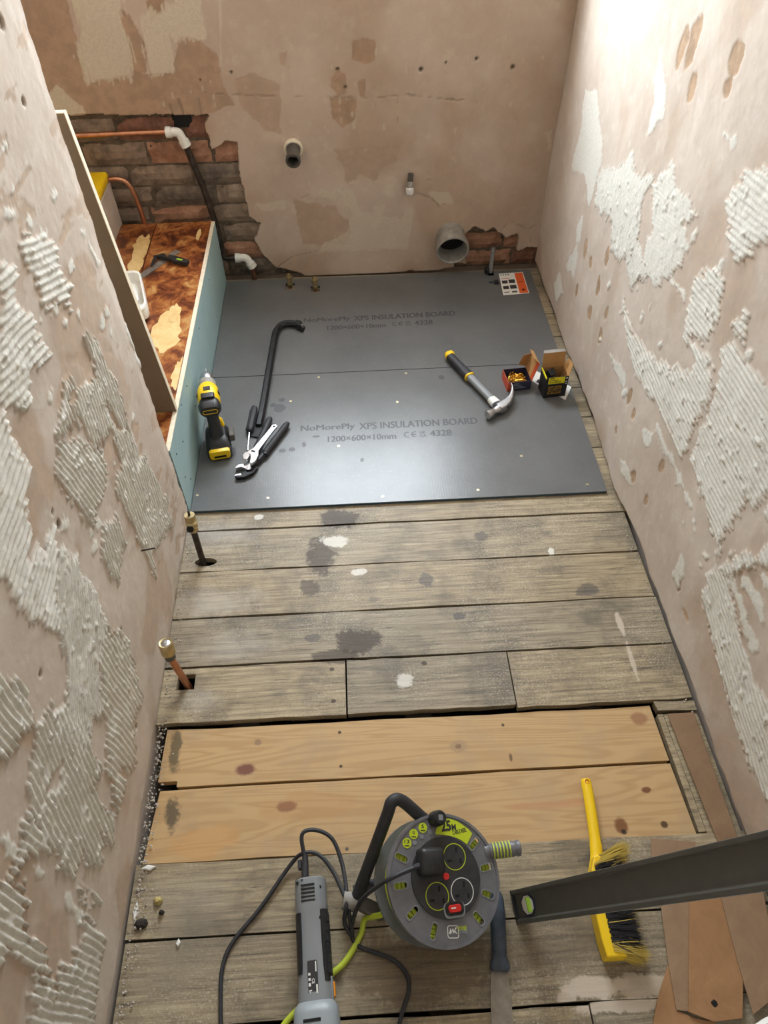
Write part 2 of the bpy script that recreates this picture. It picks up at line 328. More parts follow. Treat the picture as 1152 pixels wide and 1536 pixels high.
# ---- left partition wall (plane x = 0), ends at y = 0 where the boxed-in bath begins
wl = struct('wall_left')
us = np.arange(-1.50, -.0099, .0034); vs = np.arange(0, 1.40, .0034); us[-1] = -.012
U, V = np.meshgrid(us, vs); A = np.zeros(U.shape); H = np.zeros(U.shape)
def Ld(a): return (a[1][0]-a[0][0], a[1][1]-a[0][1])
LP = [
 ([(-0.3335, 1.0103), (-0.2586, 0.9941), (-0.2259, 0.957), (-0.2372, 0.9048), (-0.2232, 0.8705), (-0.2615, 0.8618), (-0.3484, 0.9122), (-0.3337, 0.9509)], Ld([(-0.3195, 0.9883), (-0.2392, 0.9572)]), 0),
 ([(-0.4201, 1.0298), (-0.3957, 0.9996), (-0.4326, 0.9664), (-0.4034, 0.9248), (-0.4166, 0.9048), (-0.399, 0.8629), (-0.4729, 0.882), (-0.4955, 0.8924), (-0.5103, 0.8561), (-0.5889, 0.9107)], Ld([(-0.4714, 0.9822), (-0.3825, 0.958)]), 1),
 ([(-0.5342, 0.9929), (-0.4958, 0.9487), (-0.4867, 0.9137), (-0.4953, 0.8822), (-0.5281, 0.8543), (-0.557, 0.8794), (-0.5734, 0.9216), (-0.5867, 0.9556)], Ld([(-0.5426, 0.932), (-0.4687, 0.911)]), 2),
 ([(-0.4868, 0.7731), (-0.3877, 0.79), (-0.3532, 0.7591), (-0.395, 0.7551), (-0.3101, 0.7334), (-0.2643, 0.7093), (-0.2699, 0.6435), (-0.2776, 0.5947), (-0.3455, 0.6029), (-0.3945, 0.67), (-0.3948, 0.7277), (-0.4467, 0.7436), (-0.4892, 0.7531)], Ld([(-0.3233, 0.7209), (-0.3416, 0.6221)]), 3),
 ([(-0.504, 0.7492), (-0.4699, 0.7409), (-0.4068, 0.6618), (-0.3725, 0.5937), (-0.3774, 0.5566), (-0.4127, 0.5508), (-0.4639, 0.5624), (-0.5152, 0.56), (-0.5223, 0.6286), (-0.5359, 0.7275)], Ld([(-0.4811, 0.7301), (-0.4511, 0.5906)]), 4),
 ([(-0.2753, 0.5872), (-0.2236, 0.5248), (-0.1778, 0.3845), (-0.1349, 0.2098), (-0.16, 0.1372), (-0.2653, 0.2135), (-0.3396, 0.2498), (-0.3631, 0.1803), (-0.3641, 0.2817), (-0.3563, 0.3639), (-0.3629, 0.4562), (-0.3721, 0.5068), (-0.3047, 0.5125)], Ld([(-0.2381, 0.5056), (-0.2496, 0.2423)]), 5),
 ([(-0.2418, 0.7862), (-0.2081, 0.7503), (-0.1927, 0.6218), (-0.2072, 0.5251), (-0.2515, 0.5655), (-0.2645, 0.6724)], Ld([(-0.2212, 0.7416), (-0.2308, 0.5834)]), 6),
 ([(-0.4811, 0.5229), (-0.4164, 0.4784), (-0.4122, 0.4056), (-0.4538, 0.3986), (-0.5168, 0.3959), (-0.5307, 0.4906)], Ld([(-0.4687, 0.506), (-0.4887, 0.4046)]), 7),
 ([(-0.6366, 0.9406), (-0.6004, 0.9026), (-0.598, 0.8508), (-0.6057, 0.7794), (-0.6341, 0.7909), (-0.7143, 0.725), (-0.6641, 0.6928), (-0.6192, 0.6888), (-0.6408, 0.6562), (-0.6871, 0.6367), (-0.7509, 0.5814), (-0.7778, 0.6499), (-0.7746, 0.7104), (-0.8069, 0.8192)], Ld([(-0.6166, 0.8206), (-0.7326, 0.8093)]), 8),
 ([(-0.6461, 0.6526), (-0.6121, 0.5824), (-0.6036, 0.4432), (-0.6406, 0.4028), (-0.7106, 0.401), (-0.7624, 0.3476), (-0.8367, 0.3738), (-0.8825, 0.4276), (-0.8773, 0.4925), (-0.8271, 0.4932), (-0.7767, 0.5211), (-0.7509, 0.5814)], Ld([(-0.6322, 0.5791), (-0.7779, 0.4304)]), 9),
 ([(-0.6313, 0.4088), (-0.5863, 0.2857), (-0.6112, 0.2204), (-0.633, 0.1439), (-0.6499, 0.128), (-0.6876, 0.1625), (-0.7238, 0.1748), (-0.7588, 0.118), (-0.7888, 0.1339), (-0.8126, 0.1845), (-0.8365, 0.1511), (-0.8772, 0.1656), (-0.881, 0.2017), (-0.8575, 0.2084), (-0.8446, 0.2663), (-0.7779, 0.2974), (-0.7624, 0.3476), (-0.7106, 0.401)], Ld([(-0.662, 0.3513), (-0.6589, 0.1649)]), 10),
 ([(-0.8894, 0.7603), (-0.8836, 0.7027), (-0.8826, 0.5981), (-0.9049, 0.5596), (-0.9235, 0.5946), (-0.9426, 0.6074), (-0.975, 0.6382), (-1.0035, 0.6789)], Ld([(-0.8929, 0.6961), (-0.9001, 0.5784)]), 11),
 ([(-0.8877, 0.5582), (-0.856, 0.5274), (-0.8271, 0.4932), (-0.8367, 0.3738), (-0.8446, 0.2663), (-0.8781, 0.2875), (-0.9095, 0.3291), (-0.9084, 0.1672), (-0.9384, 0.1564), (-0.9469, 0.2273), (-0.9771, 0.196), (-1.0001, 0.2078), (-1.0068, 0.2887), (-1.0436, 0.31), (-1.0414, 0.381), (-1.0321, 0.3816), (-1.0312, 0.449), (-1.0079, 0.5114), (-0.9812, 0.5471), (-0.909, 0.5619)], Ld([(-0.9757, 0.5082), (-1.0244, 0.3164)]), 12),
 ([(-1.0079, 0.5114), (-1.0312, 0.449), (-1.0544, 0.4865), (-1.09, 0.5112), (-1.0911, 0.478), (-1.1463, 0.4395), (-1.1412, 0.3655), (-1.1846, 0.3224), (-1.1685, 0.3902), (-1.1699, 0.4795), (-1.1871, 0.4885), (-1.191, 0.5451), (-1.1209, 0.5951), (-1.1025, 0.5482), (-1.0772, 0.5291), (-1.0277, 0.5221)], Ld([(-1.1188, 0.5367), (-1.1184, 0.4589)]), 13),
 ([(-1.1956, 0.2791), (-1.161, 0.2825), (-1.1291, 0.24), (-1.1034, 0.2076), (-1.0848, 0.2369), (-1.0752, 0.1167), (-1.1342, 0.1051), (-1.2326, 0.0913), (-1.254, 0.3481), (-1.1685, 0.3902), (-1.1846, 0.3224)], Ld([(-1.2089, 0.3549), (-1.2008, 0.1192)]), 14),
 ([(-1.0487, 0.2742), (-1.0455, 0.2563), (-1.0467, 0.1622), (-1.0555, 0.164), (-1.0681, 0.2137), (-1.0616, 0.2656)], Ld([(-1.0517, 0.2656), (-1.0533, 0.1729)]), 15),
 ([(-1.0717, 0.3311), (-1.0678, 0.3186), (-1.0794, 0.2201), (-1.086, 0.2427)], None, 16),
 ([(-1.058, 0.5733), (-1.0553, 0.5644), (-1.0608, 0.5248), (-1.0661, 0.5347)], None, 17), ([(-1.0591, 0.4808), (-1.0551, 0.4662), (-1.0643, 0.4262), (-1.0716, 0.4343)], None, 18),
 ([(-0.0906, 0.9054), (-0.0749, 0.8931), (-0.0481, 0.8135), (-0.0653, 0.8192)], None, 19), ([(-0.024, 0.6663), (-0.0045, 0.653), (0.0181, 0.5285), (-0.0181, 0.5467)], None, 20),
]
for pl_, d_, sd in LP: patch(U, V, A, H, pl_, d_, .0125 if sd != 9 else .0085, .0036, .0016, .012, sd+1)
for k, b in enumerate([[(-0.7778, 0.6499), (-0.7535, 0.5796), (-0.8076, 0.5604), (-0.8877, 0.5582), (-0.8881, 0.5944), (-0.8654, 0.6301), (-0.8165, 0.6541)], [(-0.7904, 0.5545), (-0.7872, 0.5139), (-0.8271, 0.4932), (-0.856, 0.5274)], [(-0.8038, 0.7805), (-0.7953, 0.7245), (-0.8083, 0.7107), (-0.8295, 0.7188), (-0.8374, 0.7567)], [(-0.9279, 0.4869), (-0.9028, 0.4452), (-0.952, 0.4418), (-0.9602, 0.4787)]]):
    patch(U, V, A, H, b, None, seed=60+k, bare=True)
rng = random.Random(3)
for (x, y), n, sp in [((-0.2863, 0.9097), 22, .09), ((-0.2809, 0.4786), 14, .06), ((-0.5574, 0.5946), 12, .08), ((-0.3164, 1.03), 10, .06), ((-0.2935, 0.3648), 10, .05)]:
    for k in range(n):
        c = (x+rng.gauss(0, sp), y+rng.gauss(0, sp)); L_ = rng.uniform(.004, .016); an = rng.uniform(.5, 1.2)
        patch(U, V, A, H, [(c[0]+L_*math.cos(an+q), c[1]+L_*.5*math.sin(an+q)) for q in (0, 1, 2, 3, 4, 5)], None, base=.0018, seed=90+k)
G = sst(.56, .66, fbm(U*6, V*6, 31))*.5
wav = (fbm(U*5, V*5, 8)-.5)*.006; edge = (fbm(U*0+3, V*30, 12)-.4)
foot = sst(.016, .008, V-(fbm(U*12, V*0, 21)-.3)*.03); foot *= (U < -.05)
Bm = foot*1.0
for (c_, r_) in (((-0.6007, 0.7014), .006), ((-0.6014, 0.6708), .009), ((-0.5862, 0.3239), .007), ((-0.1358, 1.14), .008), ((-0.1144, 1.2408), .012), ((-0.2892, 0.56), .006), ((-0.829, 0.596), .005), ((-0.7049, 0.1363), .007)):
    m_ = sst(r_, r_*.5, np.hypot(U-c_[0], V-c_[1])+(fbm(U*70, V*70, 3)-.5)*.006); H -= m_*.006; Bm = np.maximum(Bm, m_)
scr = sst(.60, .64, fbm(U*14+V*9, V*30, 41))*sst(.3, .1, np.abs(U+.2))*.6; G = np.maximum(G, scr)
Hh = H+wav*(1-foot)-foot*.016-.0012*scr+(fbm(U*90, V*90, 4)-.5)*.0008
ew = sst(-.05, -.012, U); relief('plaster_face', us, vs, Hh, (A, G, Bm, np.ones(U.shape)), lambda u, v, h: (h-ew*.004*fbm(u*0+1, v*25, 9), u+ew*(fbm(u*0, v*22, 5)-.5)*.016, v), 'wall_side', wl, False)
nl = (-0.3725, 0.3048); MB().cyl((-.01, nl[0], nl[1]), (.03, nl[0]+.004, nl[1]+.004), .0018, n=8).build('nail', 'void', wl)
MB().b2((-.115, -2.3, -.26), (-.005, -.016, 1.39)).b2((-.115, -2.3, 1.39), (.002, -.012, 2.4)).b2((-.115, -2.3, 0), (.002, -1.49, 1.39)).build('wall_core', 'wall_side', wl)

# ---- right wall
def XR(y): return 1.229+.005*(1.2-y)
wr = struct('wall_right')
us = np.arange(-1.50, 1.245, .0042); vs = np.arange(0, 1.26, .0042)
U, V = np.meshgrid(us, vs); A = np.zeros(U.shape); H = np.zeros(U.shape)
RP = [
 ([(0.9902, 0.7369), (0.8781, 0.768), (0.7179, 0.6529), (0.7382, 0.4886), (0.8053, 0.5378), (0.9803, 0.5077), (0.964, 0.6436)], None, 1), ([(0.4735, 0.9902), (0.3933, 0.9459), (0.3699, 0.8877), (0.4246, 0.8323), (0.4552, 0.9135)], None, 2),
 ([(0.7344, 0.5998), (0.5406, 0.7002), (0.4893, 0.7563), (0.4246, 0.7242), (0.3321, 0.766), (0.3504, 0.6808), (0.3193, 0.6063), (0.1944, 0.5773), (0.2733, 0.5137), (0.2804, 0.4935), (0.3631, 0.5287), (0.478, 0.4953), (0.519, 0.5589), (0.7001, 0.522)], Ld([(0.6393, 0.5616), (0.5803, 0.6611)]), 3),
 ([(0.3166, 0.7489), (0.2514, 0.8386), (0.2077, 0.8118), (0.0494, 0.8125), (0.1083, 0.7643), (0.0449, 0.744), (0.0668, 0.6997), (0.0888, 0.6619), (0.1574, 0.5852), (0.2605, 0.5805), (0.2683, 0.6342), (0.2584, 0.6727)], Ld([(0.2821, 0.7344), (0.1172, 0.769)]), 4),
 ([(-0.0268, 0.8985), (-0.0616, 0.9515), (-0.1673, 1.01), (-0.2431, 0.9323), (-0.1781, 0.8572), (-0.1401, 0.8275), (-0.0933, 0.8473)], Ld([(-0.058, 0.899), (-0.1708, 0.9168)]), 5),
 ([(-0.0186, 0.7129), (-0.0763, 0.7599), (-0.1293, 0.7678), (-0.1604, 0.7035), (-0.1355, 0.6285), (-0.0639, 0.5982), (-0.033, 0.6119), (-0.0281, 0.675)], Ld([(-0.0318, 0.7034), (-0.1447, 0.712)]), 6),
 ([(-0.2026, 0.7214), (-0.2539, 0.7785), (-0.2635, 0.7271)], Ld([(-0.2016, 0.7299), (-0.2669, 0.7341)]), 7),
 ([(0.3086, 0.4368), (0.2047, 0.4083), (0.0142, 0.4514), (-0.1218, 0.5359), (-0.1519, 0.5795), (-0.0569, 0.5861), (-0.1768, 0.6195), (-0.2097, 0.6102), (-0.244, 0.5654), (-0.2221, 0.4763), (-0.2322, 0.402), (-0.2094, 0.3646), (-0.1034, 0.3693), (-0.0076, 0.3662), (0.1199, 0.3414), (0.2308, 0.379)], Ld([(0.0957, 0.4035), (-0.1635, 0.3877)]), 8),
 ([(-0.2603, 0.5898), (-0.213, 0.6797), (-0.2495, 0.6983), (-0.4513, 0.7189), (-0.5446, 0.6232), (-0.5193, 0.53), (-0.489, 0.5132), (-0.4714, 0.4469), (-0.4994, 0.3619), (-0.4351, 0.3538), (-0.3672, 0.3769), (-0.2676, 0.3987), (-0.2569, 0.4626)], Ld([(-0.3073, 0.5401), (-0.4562, 0.5368)]), 9),
 ([(-0.4878, 0.225), (-0.5354, 0.3798), (-0.5766, 0.4536), (-0.6077, 0.5585), (-0.6496, 0.5155), (-0.573, 0.4079), (-0.5388, 0.3407), (-0.5952, 0.3286), (-0.6693, 0.2964), (-0.7354, 0.2817), (-0.8469, 0.3133), (-1.0065, 0.1497), (-0.9612, 0.1394), (-0.862, 0.1394), (-0.7942, 0.1433), (-0.7519, 0.1526), (-0.6616, 0.1741), (-0.574, 0.193)], Ld([(-0.5587, 0.2744), (-0.7669, 0.2312)]), 10),
 ([(-0.5553, 0.3472), (-0.5591, 0.3664), (-0.7064, 0.3462), (-0.7231, 0.3119), (-0.692, 0.3091)], None, 11), ([(-0.5881, 0.3885), (-0.5962, 0.4087), (-0.6856, 0.4074), (-0.6946, 0.3751)], None, 12), ([(-0.6139, 0.442), (-0.62, 0.4589), (-0.6919, 0.4722), (-0.7174, 0.446)], None, 13),
 ([(-0.0511, 0.3244), (-0.0635, 0.3356), (-0.3421, 0.3284), (-0.3869, 0.2997), (-0.348, 0.3122)], None, 14), ([(0.3437, 0.2632), (0.1657, 0.3053), (0.1575, 0.2654), (0.227, 0.2569)], None, 15), ([(-0.0243, 0.2631), (-0.0736, 0.2995), (-0.0862, 0.2601), (-0.054, 0.2434)], None, 16),
 ([(0.8214, 0.4075), (0.7768, 0.4414), (0.75, 0.3662), (0.7884, 0.3451)], None, 17), ([(-0.3775, 0.1214), (-0.3806, 0.2056), (-0.4109, 0.1938), (-0.4243, 0.1262)], None, 18), ([(0.8492, 0.2257), (0.7692, 0.3671), (0.7404, 0.2408)], None, 19), ([(0.9473, 0.1011), (0.8929, 0.1742), (0.8213, 0.1393), (0.8771, 0.0711)], None, 20),
 ([(0.0904, 0.6369), (0.0704, 0.6525), (-0.0048, 0.6619), (0.0017, 0.6443)], None, 21), ([(0.2683, 0.576), (0.2376, 0.5938), (0.1291, 0.5954), (0.1475, 0.5803)], None, 22), ([(-0.0885, 0.7834), (-0.1082, 0.8092), (-0.0916, 0.7478), (-0.0665, 0.7325)], None, 23), ([(0.0651, 0.9725), (0.0108, 0.9782), (0.0182, 0.9716)], None, 24),
 ([(0.0228, 0.1125), (-0.006, 0.1413), (-0.0588, 0.1115), (-0.0189, 0.0963)], None, 25),
]
for pl_, d_, sd in RP: patch(U, V, A, H, pl_, d_, .0125 if sd not in (3, 4) else .0095, .0024 if sd > 4 else .0014, .0012, .010, sd+200)
for k in range(60):
    c = (rng.uniform(-.9, .5), rng.uniform(.15, .8)); L_ = rng.uniform(.004, .02); an = 2.2+rng.uniform(-.3, .3)
    patch(U, V, A, H, [(c[0]+L_*math.cos(q)*math.cos(an)-L_*.25*math.sin(q)*math.sin(an), c[1]+L_*math.cos(q)*math.sin(an)+L_*.25*math.sin(q)*math.cos(an)) for q in (0, 1, 2, 3, 4, 5)], None, base=.002, seed=300+k)
G = np.zeros(U.shape); PH = np.zeros(U.shape)
for k, (c, ru, rv) in enumerate([((0.6918, 0.3824), .02, .035), ((0.5017, 0.4634), .016, .03), ((0.5168, 0.3547), .016, .03), ((0.6931, 0.2304), .014, .025), ((0.5356, 0.249), .022, .025), ((0.4062, 0.3355), .012, .025), ((0.4112, 0.2503), .016, .025), ((0.6214, 0.3707), .014, .02),
        ((0.1086, 0.2706), .014, .025), ((0.0568, 0.2562), .012, .02), ((-0.0638, 0.1352), .014, .022), ((-0.1561, 0.1432), .012, .018), ((-0.1628, 0.2748), .012, .022), ((0.1213, 0.136), .012, .016), ((0.1167, 1.0382), .02, .022), ((0.1224, 1.0879), .03, .03), ((0.3207, 1.0583), .025, .06), ((0.3683, 1.0256), .02, .05), ((0.2704, 0.9862), .02, .03), ((-0.4264, 0.1347), .01, .02), ((-0.4963, 0.1121), .02, .01)]):
    d = np.hypot((U-c[0])/ru, (V-c[1])/rv)+(fbm(U*40, V*40, 400+k)-.5)*.9; m = sst(1.0, .85, d); G = np.maximum(G, m); PH = np.maximum(PH, m)
H -= PH*.0016*(1-A); G = np.maximum(G, sst(.55, .7, fbm(U*5, V*2.5, 77))*.45)
foot = sst(.014, .007, V-(fbm(U*10, V*0, 55)-.35)*.03)
wav = (fbm(U*4, V*3, 18)-.5)*.012*sst(0, .1, V)+.012*np.exp(-((U+.0)/.12)**2)*sst(.4, 0, V)
relief('plaster_face', us, vs, H+wav*(1-foot)-foot*.014+(fbm(U*80, V*80, 6)-.5)*.0008, (A, G, foot, np.ones(U.shape)), lambda u, v, h: (XR(u)-h, u, v), 'wall_side', wr, True)
MB().b2((1.255, -2.3, -.26), (1.36, 1.5, 1.25)).b2((1.229, -2.3, 1.25), (1.36, 1.3, 2.4)).b2((1.232, -2.3, 0), (1.36, -1.49, 1.25)).build('wall_core', 'wall_side', wr)

# ---- far wall with the exposed brick and the window above
YB = 1.235
wb = struct('wall_back')
us = np.arange(-.76, 1.25, .004); vs = np.arange(0, .962, .004)
U, V = np.meshgrid(us, vs); A = np.zeros(U.shape); H = np.zeros(U.shape); G = np.zeros(U.shape); hole = np.zeros(U.shape); dark = np.zeros(U.shape)
def skim(poly, amt, tgt, hgt=0, nz=.02, seed=0, streak=0):
    sl = sub(U, V, poly); u = U[sl]; v = V[sl]; D = sdf(u, v, poly)+(fbm(u*40, v*40, seed)-.5)*nz
    if streak: D = D+(fbm(u*160, v*10, seed+3)-.5)*streak
    m = sst(-.0015, .0015, D)*amt; tgt[sl] = np.maximum(tgt[sl], m)
    if hgt: H[sl] += m*hgt
skim([(-0.4478, 0.9778), (-0.3131, 0.9746), (-0.3217, 0.8731), (-0.328, 0.7921), (-0.321, 0.7159), (-0.1612, 0.7402), (-0.0421, 0.7329), (-0.0102, 0.8363), (0.0382, 0.8314), (0.1026, 0.7893), (0.1065, 0.6933), (0.1337, 0.636), (0.0125, 0.6025), (-0.4044, 0.6117), (-0.492, 0.6717)], .75, G, -.0016, seed=1)
skim([(-0.1676, 0.9175), (-0.1401, 0.8945), (-0.1088, 0.8045), (-0.1245, 0.743), (-0.1743, 0.731), (-0.1671, 0.8334)], .8, G, -.0016, seed=2)
skim([(-0.0832, 0.9357), (-0.0259, 0.951), (-0.0344, 0.9073), (-0.0841, 0.8774)], .9, G, -.0016, seed=2)
skim([(-0.3074, 0.9744), (-0.1389, 0.9703), (-0.1671, 0.8334), (-0.1758, 0.7252), (-0.3204, 0.7178), (-0.337, 0.7961), (-0.2948, 0.8689)], .8, A, .001, .012, 3, .05)
skim([(-0.1078, 0.9023), (-0.0232, 0.9207), (0.0956, 0.9647), (0.0785, 0.8267), (-0.0282, 0.8296), (-0.0403, 0.7405), (-0.1127, 0.7311), (-0.1222, 0.8322)], .8, A, .001, .012, 4, .045)
skim([(-0.4757, 0.6812), (-0.4238, 0.7131), (-0.36, 0.6474), (-0.3527, 0.6225), (-0.4774, 0.6224)], .9, A, .0006, seed=5)
skim([(0.1347, 0.9303), (0.1427, 0.9301), (0.1126, 0.7514), (0.1063, 0.7516)], .6, A, .0005, .008, 6)
for k, q in enumerate([[(0.5291, 0.8108), (0.5673, 0.8226), (0.6048, 0.8087), (0.6016, 0.7565), (0.569, 0.744), (0.529, 0.7623)], [(0.4595, 0.7123), (0.4827, 0.7369), (0.5053, 0.7169), (0.5068, 0.6612), (0.4801, 0.656), (0.4554, 0.6828)], [(0.449, 0.6528), (0.5393, 0.644), (0.5298, 0.5775), (0.4876, 0.5509), (0.4533, 0.5842)], [(0.5458, 0.7), (0.5699, 0.7032), (0.5661, 0.6493), (0.5504, 0.6457)], [(0.2973, 0.7839), (0.323, 0.7869), (0.3145, 0.7494), (0.2979, 0.7537)], [(1.0711, 0.5857), (1.0941, 0.585), (1.0934, 0.555), (1.0743, 0.56)], [(0.4517, 0.4882), (0.6846, 0.4892), (0.6801, 0.4392), (0.6133, 0.4065), (0.5884, 0.3596), (0.5412, 0.3925), (0.4913, 0.351), (0.4807, 0.423)], [(0.1463, 0.7118), (0.2092, 0.7294), (0.29, 0.6878), (0.2727, 0.5428), (0.2176, 0.5555), (0.1506, 0.6314)], [(0.2936, 0.3091), (0.4382, 0.2784), (0.5089, 0.1977), (0.4796, 0.1175), (0.3139, 0.1382)]]):
    skim(q, .85 if k < 4 else .5, G, -.001, .01 if k < 5 else .025, 20+k)
for k, q in enumerate([[(0.4474, 0.3453), (0.5149, 0.3379), (0.5362, 0.2541), (0.686, 0.2223), (0.7402, 0.2871), (0.7272, 0.1755), (0.7181, 0.0935), (0.3749, 0.0996), (0.3982, 0.1347), (0.4874, 0.1718), (0.5109, 0.2448)], [(0.6171, 0.3341), (0.661, 0.3496), (0.6659, 0.305), (0.6242, 0.3165)], [(0.796, 0.32), (0.8699, 0.3173), (0.8899, 0.2738), (0.8353, 0.2682)], [(0.1585, 0.3018), (0.2741, 0.3099), (0.2659, 0.28), (0.1626, 0.2789)], [(0.5865, 0.2727), (0.6237, 0.2763), (0.6156, 0.2303), (0.5908, 0.2417)], [(0.3687, 0.3311), (0.4424, 0.3431), (0.4521, 0.3031)], [(1.1973, 0.5122), (1.2172, 0.5336), (1.2184, 0.4552)]]):
    skim(q, .55, A, .0008, .03, 40+k)
for k in range(120):
    c = (rng.uniform(-.1, 1.15), rng.uniform(.1, .8)); h_ = rng.uniform(.004, .02); skim([(c[0]-.002, c[1]), (c[0]+.002, c[1]), (c[0]+.002, c[1]+h_), (c[0]-.002, c[1]+h_)], .5, A, .0006, .008, 60+k)
for k, (c, r) in enumerate([((0.4803, 0.7331), .006), ((0.5034, 0.6794), .006), ((0.7506, 0.7253), .008), ((1.0519, 0.7224), .008), ((0.8323, 0.7423), .004), ((0.9313, 0.751), .006), ((0.1396, 0.7353), .005), ((0.0353, 0.7151), .004)]):
    d = np.hypot(U-c[0], V-c[1]); m = sst(r, r*.6, d); H -= m*.008; dark = np.maximum(dark, m)
def crack(pts, w=.0013, seed=0):
    P = pts
    for (a, b) in zip(P[:-1], P[1:]):
        n = max(2, int(math.hypot(b[0]-a[0], b[1]-a[1])/.03)); q = [(a[0]+(b[0]-a[0])*t/n, a[1]+(b[1]-a[1])*t/n) for t in range(n+1)]
        sl = sub(U, V, q, .02); u = U[sl]; v = V[sl]; ex, ey = b[0]-a[0], b[1]-a[1]; L = ex*ex+ey*ey
        t = np.clip(((u-a[0])*ex+(v-a[1])*ey)/L, 0, 1); d = np.hypot(u-a[0]-t*ex, v-a[1]-t*ey)+(fbm(u*35, v*35, seed)-.3)*.007
        m = sst(w*2.2, w, d); H[sl] -= m*.0025; dark[sl] = np.maximum(dark[sl], m*.3)
crack([(0.0273, 0.6758), (0.2865, 0.6578), (0.4622, 0.6524), (0.5947, 0.6423), (0.7059, 0.6511), (0.8179, 0.6354), (0.9995, 0.6153), (1.0474, 0.5928)], seed=1); crack([(1.1063, 0.2004), (1.1815, 0.1571), (1.192, 0.1376), (1.2158, 0.0639)], seed=2); crack([(1.1815, 0.1571), (1.2143, 0.1801)], seed=2); crack([(1.1063, 0.2004), (1.0738, 0.1479)], seed=3)
crack([(0.7469, 0.3169), (0.7968, 0.2975), (0.8358, 0.2579)], .002, 4); crack([(0.7822, 0.3646), (0.843, 0.3624)], seed=5); crack([(0.1994, 0.0388), (0.2698, 0.0844), (0.3756, 0.1079)], seed=6); crack([(0.242, 0.286), (0.3939, 0.3424)], seed=7); crack([(-0.0461, 0.6579), (-0.0356, 0.5851)], .003, 8); crack([(-0.078, 0.6426), (-0.0755, 0.5864)], .003, 9); crack([(0.0198, 0.6599), (0.0208, 0.6106)], .002, 10)
sx = [(0.6741, 0.9169), (0.6751, 0.5513)]; crack(sx, .0008, 11)
HM = [[(-0.7277, 0.6221), (-0.4017, 0.6199), (-0.118, 0.613), (0.0468, 0.6077), (0.0238, 0.5811), (0.0271, 0.5401), (0.0327, 0.498), (0.0517, 0.5018), (0.083, 0.5229), (0.1205, 0.515), (0.1122, 0.4361), (0.1183, 0.3405), (0.1218, 0.2524), (0.1475, 0.2254), (0.1599, 0.2249), (0.1305, 0.1594), (0.1539, 0.0893), (0.1994, 0.0388), (0.3012, 0.0051), (0.2797, -0.0783), (-1.0057, -0.0188)],
      [(0.9319, 0.1041), (0.9444, 0.1477), (0.9728, 0.179), (1.016, 0.1557), (1.0458, 0.168), (1.0796, 0.1422), (1.0972, 0.125), (1.1397, 0.1398), (1.153, 0.1172), (1.1517, 0.0666), (1.1867, 0.0822), (1.2444, 0.0854), (1.2803, -0.0934), (0.764, -0.0698), (0.7946, -0.005), (0.9066, 0.0078), (0.9107, 0.028), (0.9537, 0.0233)]]
for k, q in enumerate(HM):
    D = sdf(U, V, q)+(fbm(U*45, V*45, 500+k)-.5)*.012; hole = np.maximum(hole, sst(-.001, .001, D))
slot = sdf(U, V, [(0.7194, 0.0013), (0.8053, -0.0055), (0.8072, -0.0565), (0.7201, -0.0526)]); hole = np.maximum(hole, sst(-.001, .001, slot))
MORT = .024
wav = (fbm(U*4, V*4, 88)-.5)*.008
Hh = (H+wav+(fbm(U*70, V*70, 7)-.5)*.0012)*(1-hole)-hole*(MORT+.004*(fbm(U*50, V*50, 9)-.5))
A *= 1-hole; G = np.maximum(G, sst(.5, .68, fbm(U*3.5, V*3.5, 66))*.4)*(1-hole)
relief('plaster_face', us, vs, Hh, (A, G, np.maximum(hole, dark), np.ones(U.shape)), lambda u, v, h: (u, YB-h, v), 'wall_back', wb, False)
W_ = WIN
MB().b2((-.76, YB+.045, -.26), (1.36, 1.5, .955)).b2((-.76, YB, .955), (W_['x0'], 1.5, 2.4)).b2((W_['x1'], YB, .955), (1.245, 1.5, 2.4)).b2((W_['x0'], YB, W_['z1']), (W_['x1'], 1.5, 2.4)).b2((W_['x0'], YB, .955), (W_['x1'], 1.5, W_['z0'])).build('wall_core', 'wall_back', wb)
# bricks that show through the broken plaster
def brick_mesh(w, h, seed):
    rd = random.Random(seed); m = MB(); nx, nz = 5, 3
    grid = [[(w*i/nx+(rd.uniform(-.002, .002)), -.006-rd.uniform(0, .003) if 0 < i < nx and 0 < k < nz else 0+rd.uniform(0, .004), h*k/nz+rd.uniform(-.0015, .0015)) for i in range(nx+1)] for k in range(nz+1)]
    vs = [p for r in grid for p in r]; fs = [(k*(nx+1)+i, k*(nx+1)+i+1, (k+1)*(nx+1)+i+1, (k+1)*(nx+1)+i) for k in range(nz) for i in range(nx)]
    n = len(vs); ring = [i for i in range(nx+1)]+[k*(nx+1)+nx for k in range(1, nz+1)]+[nz*(nx+1)+i for i in range(nx-1, -1, -1)]+[k*(nx+1) for k in range(nz-1, 0, -1)]
    vs += [(vs[i][0], .02, vs[i][2]) for i in ring]; L = len(ring)
    fs += [(ring[i], n+i, n+(i+1) % L, ring[(i+1) % L]) for i in range(L)]+[tuple(n+i for i in range(L))]
    return vs, fs
courses = [(.527, .60), (.447, .520), (.372, .440), (.298, .365), (.224, .291), (.150, .217), (.076, .143), (.004, .069)]
start = [-.50, -.415, -.50, -.43, -.46, -.43, -.47, -.43]
bmat = {(0, 2): 'brick_red', (1, 1): 'brick_orange', (1, 2): 'brick_orange', (0, 1): 'brick_red', (4, 1): 'brick_orange', (5, 2): 'brick_brown', (6, 2): 'brick_orange', (5, 1): 'brick_sooty', (2, 2): 'brick_sooty', (3, 1): 'brick_sooty', (7, 2): 'brick_sooty', (6, 6): 'brick_orange', (7, 6): 'brick_orange', (6, 7): 'brick_orange', (7, 7): 'brick_red', (7, 5): 'brick_red'}
